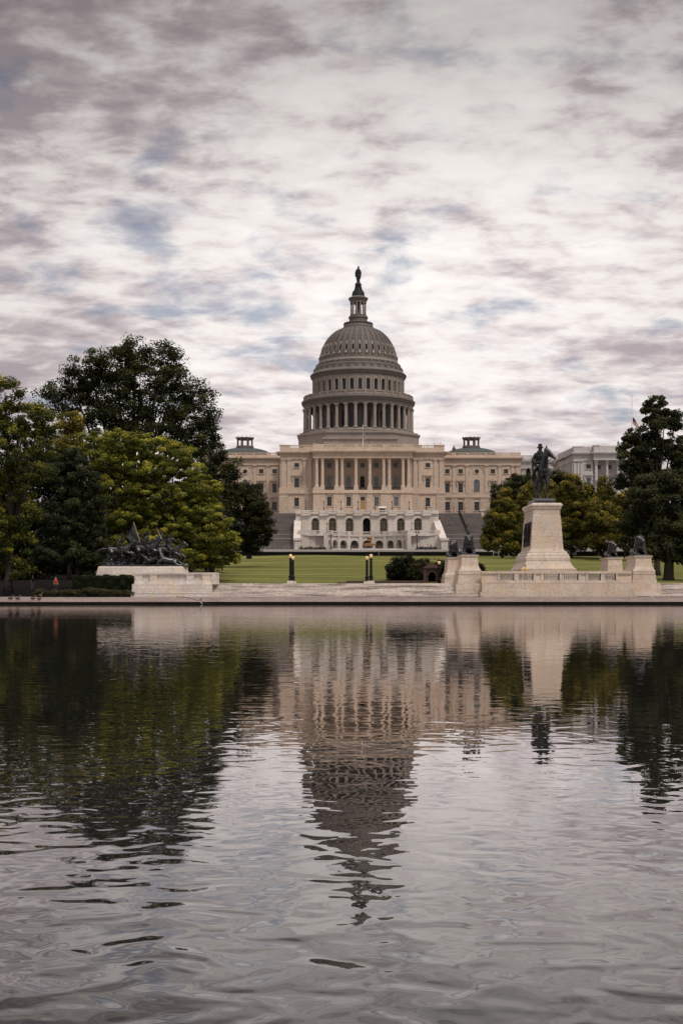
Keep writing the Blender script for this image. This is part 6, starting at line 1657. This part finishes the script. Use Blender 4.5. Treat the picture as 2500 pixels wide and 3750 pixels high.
tree('dark_tree', 'round dark green tree in front of the left granite stair', 226, 912, 2040,
     [(905, 1800, 56, 44), (880, 1850, 66, 56), (940, 1850, 50, 50), (960, 1905, 48, 44), (895, 1920, 84, 56), (955, 1955, 54, 40), (880, 1980, 70, 40), (920, 1990, 56, 34)],
     L['olive'], .38, .8, 34, 1.8, 17, trunk_r=.35, core=.4)
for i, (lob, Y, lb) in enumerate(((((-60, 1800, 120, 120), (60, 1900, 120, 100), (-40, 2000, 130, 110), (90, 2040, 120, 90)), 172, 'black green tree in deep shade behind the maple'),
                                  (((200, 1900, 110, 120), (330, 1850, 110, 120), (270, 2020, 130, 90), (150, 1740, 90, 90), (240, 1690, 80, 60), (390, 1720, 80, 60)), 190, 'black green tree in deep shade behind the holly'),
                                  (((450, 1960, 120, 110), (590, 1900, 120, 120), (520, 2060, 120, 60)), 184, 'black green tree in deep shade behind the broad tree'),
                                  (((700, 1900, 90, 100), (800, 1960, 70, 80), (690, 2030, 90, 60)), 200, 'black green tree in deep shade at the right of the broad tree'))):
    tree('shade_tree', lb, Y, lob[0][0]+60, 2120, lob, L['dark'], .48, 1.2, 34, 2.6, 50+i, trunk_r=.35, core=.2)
# right side
tree('magnolia_tree', 'tall irregular dark magnolia at the right edge with flag showing beside it', 182, 2405, 2110,
     [(2405, 1478, 38, 30), (2435, 1500, 34, 32), (2378, 1520, 38, 34), (2425, 1560, 52, 40), (2470, 1540, 34, 40), (2370, 1585, 44, 34), (2310, 1600, 34, 28), (2325, 1640, 48, 36), (2400, 1640, 66, 46), (2470, 1640, 48, 50), (2290, 1690, 48, 40), (2360, 1710, 62, 46), (2440, 1720, 66, 46), (2500, 1700, 50, 60),
      (2310, 1760, 52, 40), (2350, 1790, 56, 44), (2510, 1780, 50, 60), (2285, 1640, 18, 20), (2350, 1860, 66, 60)],
     L['magnolia'], .40, .66, 30, 1.25, 21, trunk_r=.4, core=.3, limbs=4)
tree('dark_tree', 'low broad dark tree at the right edge with bare trunk on the lawn', 166, 2446, 2133,
     [(2400, 1770, 70, 44), (2460, 1760, 66, 46), (2370, 1830, 72, 54), (2450, 1840, 90, 60), (2520, 1830, 70, 80), (2350, 1905, 76, 56), (2440, 1930, 100, 60), (2360, 1975, 76, 46), (2510, 1950, 80, 70), (2450, 2010, 100, 50), (2370, 2020, 60, 30), (2530, 2030, 70, 50)],
     L['magnolia'], .36, .75, 36, 1.9, 22, trunk_r=.62, core=.35, trunk_top=1960)
mid = [('dark evergreen behind the golden trees, left of the horseman', 352, 1880, ((1880, 1765, 40, 30), (1840, 1800, 44, 36), (1905, 1810, 50, 44), (1945, 1765, 36, 34), (1960, 1800, 36, 40), (1850, 1850, 60, 50), (1925, 1870, 60, 50)), 'oak'),
       ('dark evergreen behind the golden trees, right of the horseman', 356, 2045, ((2040, 1745, 36, 24), (2025, 1780, 34, 34), (2070, 1770, 30, 26), (2045, 1830, 60, 50)), 'oak'),
       ('golden green pointed tree leftmost in the row, before the right granite stair', 322, 1838, ((1846, 1815, 22, 26), (1842, 1850, 40, 34), (1825, 1895, 52, 36), (1868, 1905, 44, 40), (1815, 1945, 56, 36), (1862, 1960, 56, 40), (1800, 1985, 46, 28), (1845, 2000, 56, 26)), 'golden'),
       ('golden green pointed tree directly left of the tall monument', 326, 1930, ((1940, 1790, 22, 28), (1932, 1825, 38, 34), (1915, 1870, 46, 40), (1955, 1880, 44, 44), (1905, 1925, 52, 40), (1945, 1960, 60, 44), (1910, 1990, 60, 30)), 'golden'),
       ('golden green tree hidden mostly behind the tall monument', 330, 2000, ((2008, 1790, 26, 34), (2000, 1835, 42, 40), (2010, 1900, 50, 60), (2000, 1970, 56, 46)), 'golden'),
       ('large golden green tree directly right of the tall monument', 318, 2090, ((2095, 1765, 36, 36), (2075, 1800, 44, 40), (2125, 1815, 42, 40), (2080, 1860, 62, 46), (2135, 1875, 48, 44), (2070, 1925, 66, 46), (2130, 1940, 56, 44), (2090, 1985, 80, 40)), 'golden'),
       ('golden olive pointed tree fourth from the monument side, before the marble wing', 312, 2208, ((2214, 1775, 22, 28), (2210, 1810, 40, 34), (2190, 1855, 50, 42), (2240, 1865, 44, 42), (2180, 1910, 60, 44), (2235, 1930, 56, 44), (2200, 1980, 80, 40)), 'golden'),
       ('yellow leaved tree at the right end of the golden row, touching the magnolia', 300, 2288, ((2290, 1830, 34, 36), (2275, 1870, 44, 40), (2310, 1890, 44, 44), (2270, 1930, 56, 46), (2300, 1975, 60, 44)), 'golden'),
       ('dark tree low behind the golden row at the right', 345, 2190, ((2150, 1795, 26, 26), (2140, 1850, 40, 40), (2180, 1830, 40, 40), (2260, 1860, 50, 50)), 'oak'),
       ('dark tree far behind the rear lions on the right', 335, 2370, ((2350, 1940, 60, 60), (2420, 1920, 70, 80), (2500, 1930, 70, 90), (2390, 2000, 70, 40), (2480, 2005, 60, 40)), 'oak')]
for i, (lb, Y, bx_, lob, mt) in enumerate(mid):
    tree('golden_tree' if mt == 'golden' else 'dark_tree', lb, Y, bx_, 2038 if Y < 340 else None, lob, L[mt], .46, .95, 34, 1.9, 70+i, trunk_r=.3, core=.3,
         group='golden green trees in a row at the top of the lawn' if mt == 'golden' else None)

# ---------------------------------------------------------------- sky, sun, camera
def world():
    w = bpy.data.worlds.new('World'); bpy.context.scene.world = w; w.use_nodes = True
    nt = w.node_tree; nt.nodes.clear()
    out = nt.nodes.new('ShaderNodeOutputWorld'); bg = nt.nodes.new('ShaderNodeBackground'); bg.inputs[1].default_value = .1
    nt.links.new(bg.outputs[0], out.inputs[0])
    sky = N(nt, 'ShaderNodeTexSky', sky_type='NISHITA', sun_disc=False); sky.sun_elevation = math.radians(55); sky.sun_rotation = math.radians(150)
    tc = N(nt, 'ShaderNodeTexCoord'); sp = N(nt, 'ShaderNodeSeparateXYZ'); nt.links.new(tc.outputs['Generated'], sp.inputs[0])
    def mt(op, a, b=None, c=None):
        n = N(nt, 'ShaderNodeMath', operation=op)
        for i, v in enumerate((a, b, c)):
            if v is None: continue
            if hasattr(v, 'is_linked'): nt.links.new(v, n.inputs[i])
            else: n.inputs[i].default_value = v
        return n.outputs[0]
    def mr(v, a, b, c, d, smooth=True):
        n = N(nt, 'ShaderNodeMapRange'); n.interpolation_type = 'SMOOTHSTEP' if smooth else 'LINEAR'
        nt.links.new(v, n.inputs[0]); n.inputs[1].default_value = a; n.inputs[2].default_value = b; n.inputs[3].default_value = c; n.inputs[4].default_value = d
        return n.outputs[0]
    z = mt('MAXIMUM', sp.outputs[2], 0.0); zz = mt('ADD', z, .19)
    u = mt('DIVIDE', sp.outputs[0], zz); v = mt('DIVIDE', sp.outputs[1], zz)
    cb = N(nt, 'ShaderNodeCombineXYZ'); nt.links.new(u, cb.inputs[0]); nt.links.new(v, cb.inputs[1]); cb.inputs[2].default_value = 8.1
    P = cb.outputs[0]
    big = noise(nt, mapping(nt, P, (.8, .7, 1)), 1, 2, .5, .1)
    mid_ = noise(nt, mapping(nt, P, (3.2, 4.0, 1)), 1, 5, .55, .15)
    small = noise(nt, mapping(nt, P, (11, 14.5, 1)), 1, 5, .58, .2)
    # cloud body: bright lit puffs over mauve grey bellies
    wide = noise(nt, mapping(nt, P, (1.1, 1.9, 4.0)), 1, 5, .55, .3)
    s = mt('ADD', mt('MULTIPLY', wide, .24), mt('ADD', mt('MULTIPLY', mid_, .38), mt('MULTIPLY', small, .38)))
    s = mt('ADD', s, mt('ADD', mt('MULTIPLY', mt('SUBTRACT', big, .5), .16), mr(mt('ABSOLUTE', mt('ADD', sp.outputs[0], -.03)), .03, .30, .040, -.034)))
    s = mt('ADD', .5, mt('MULTIPLY', mt('SUBTRACT', s, .5), mr(sp.outputs[2], .10, .36, 1.05, 1.6)))
    cloud = ramp(nt, s, [(.37, (4.8, 4.15, 4.4)), (.44, (6.3, 5.5, 5.6)), (.50, (8.2, 7.45, 7.35)), (.56, (9.6, 9.0, 8.75)), (.66, (10.5, 10.0, 9.65))])
    # thin places where bluish sky shows
    gap = mt('ADD', mt('MULTIPLY', noise(nt, mapping(nt, P, (5.6, 6.0, 1.0)), 1, 5, .55, .2), .7), mt('MULTIPLY', noise(nt, mapping(nt, P, (1.0, 1.0, 2.0)), 1, 2, .5), .3))
    gf = mr(gap, .525, .66, 0, .7)
    skyc = mix(nt, .6, sky.outputs[0], (2.6, 2.9, 3.9))
    col = mix(nt, gf, cloud, skyc)
    # an overcast vault is brighter overhead than low down; the part in front of the sun stays darkest at the flanks
    up = mr(sp.outputs[2], .62, .95, 1.0, 2.4)
    az = mr(mt('ABSOLUTE', mt('ADD', sp.outputs[0], -.05)), .05, .40, 1.0, .80)
    lo = mr(sp.outputs[2], .22, .44, 1.0, .52)
    lo2 = mr(sp.outputs[2], .0, .10, .92, 1.0)
    lo3 = mr(sp.outputs[2], .58, .74, 0, .5)
    k = mt('MULTIPLY', up, mt('MULTIPLY', mt('ADD', lo, lo3), mt('MULTIPLY', lo2, az)))
    back = mr(sp.outputs[1], .3, -.5, 1.0, 1.1)
    k = mt('MULTIPLY', k, back)
    kk = N(nt, 'ShaderNodeCombineXYZ'); 
    for i in range(3): nt.links.new(k, kk.inputs[i])
    col = mix(nt, 1.0, col, kk.outputs[0], 'MULTIPLY')
    nt.links.new(col, bg.inputs[0])
world()
def sun():
    l = bpy.data.lights.new('sun', 'SUN'); l.energy = 1.9; l.angle = math.radians(10); l.color = (1.0, .93, .84)
    o = bpy.data.objects.new('sun', l); C.objects.link(o)
    d = Vector((.34, -.46, .82)); o.rotation_euler = (-d).to_track_quat('-Z', 'Y').to_euler(); o.location = (50, -50, 150)
sun()
cam = bpy.data.cameras.new('camera'); co = bpy.data.objects.new('camera', cam); C.objects.link(co)
co.location = (0, 0, EYE); co.rotation_euler = (PI/2, 0, 0)
cam.sensor_fit = 'VERTICAL'; cam.sensor_height = 36; cam.lens = 36*F/3750; cam.shift_y = (HY-1875)/3750
cam.clip_start = .1; cam.clip_end = 6000
sc = bpy.context.scene; sc.camera = co
sc.view_settings.view_transform = 'Standard'; sc.view_settings.look = 'None'; sc.view_settings.exposure = 0
sc.render.resolution_x = 682; sc.render.resolution_y = 1024
sc.cycles.max_bounces = 6; sc.cycles.diffuse_bounces = 2; sc.cycles.glossy_bounces = 3; sc.cycles.transparent_max_bounces = 4
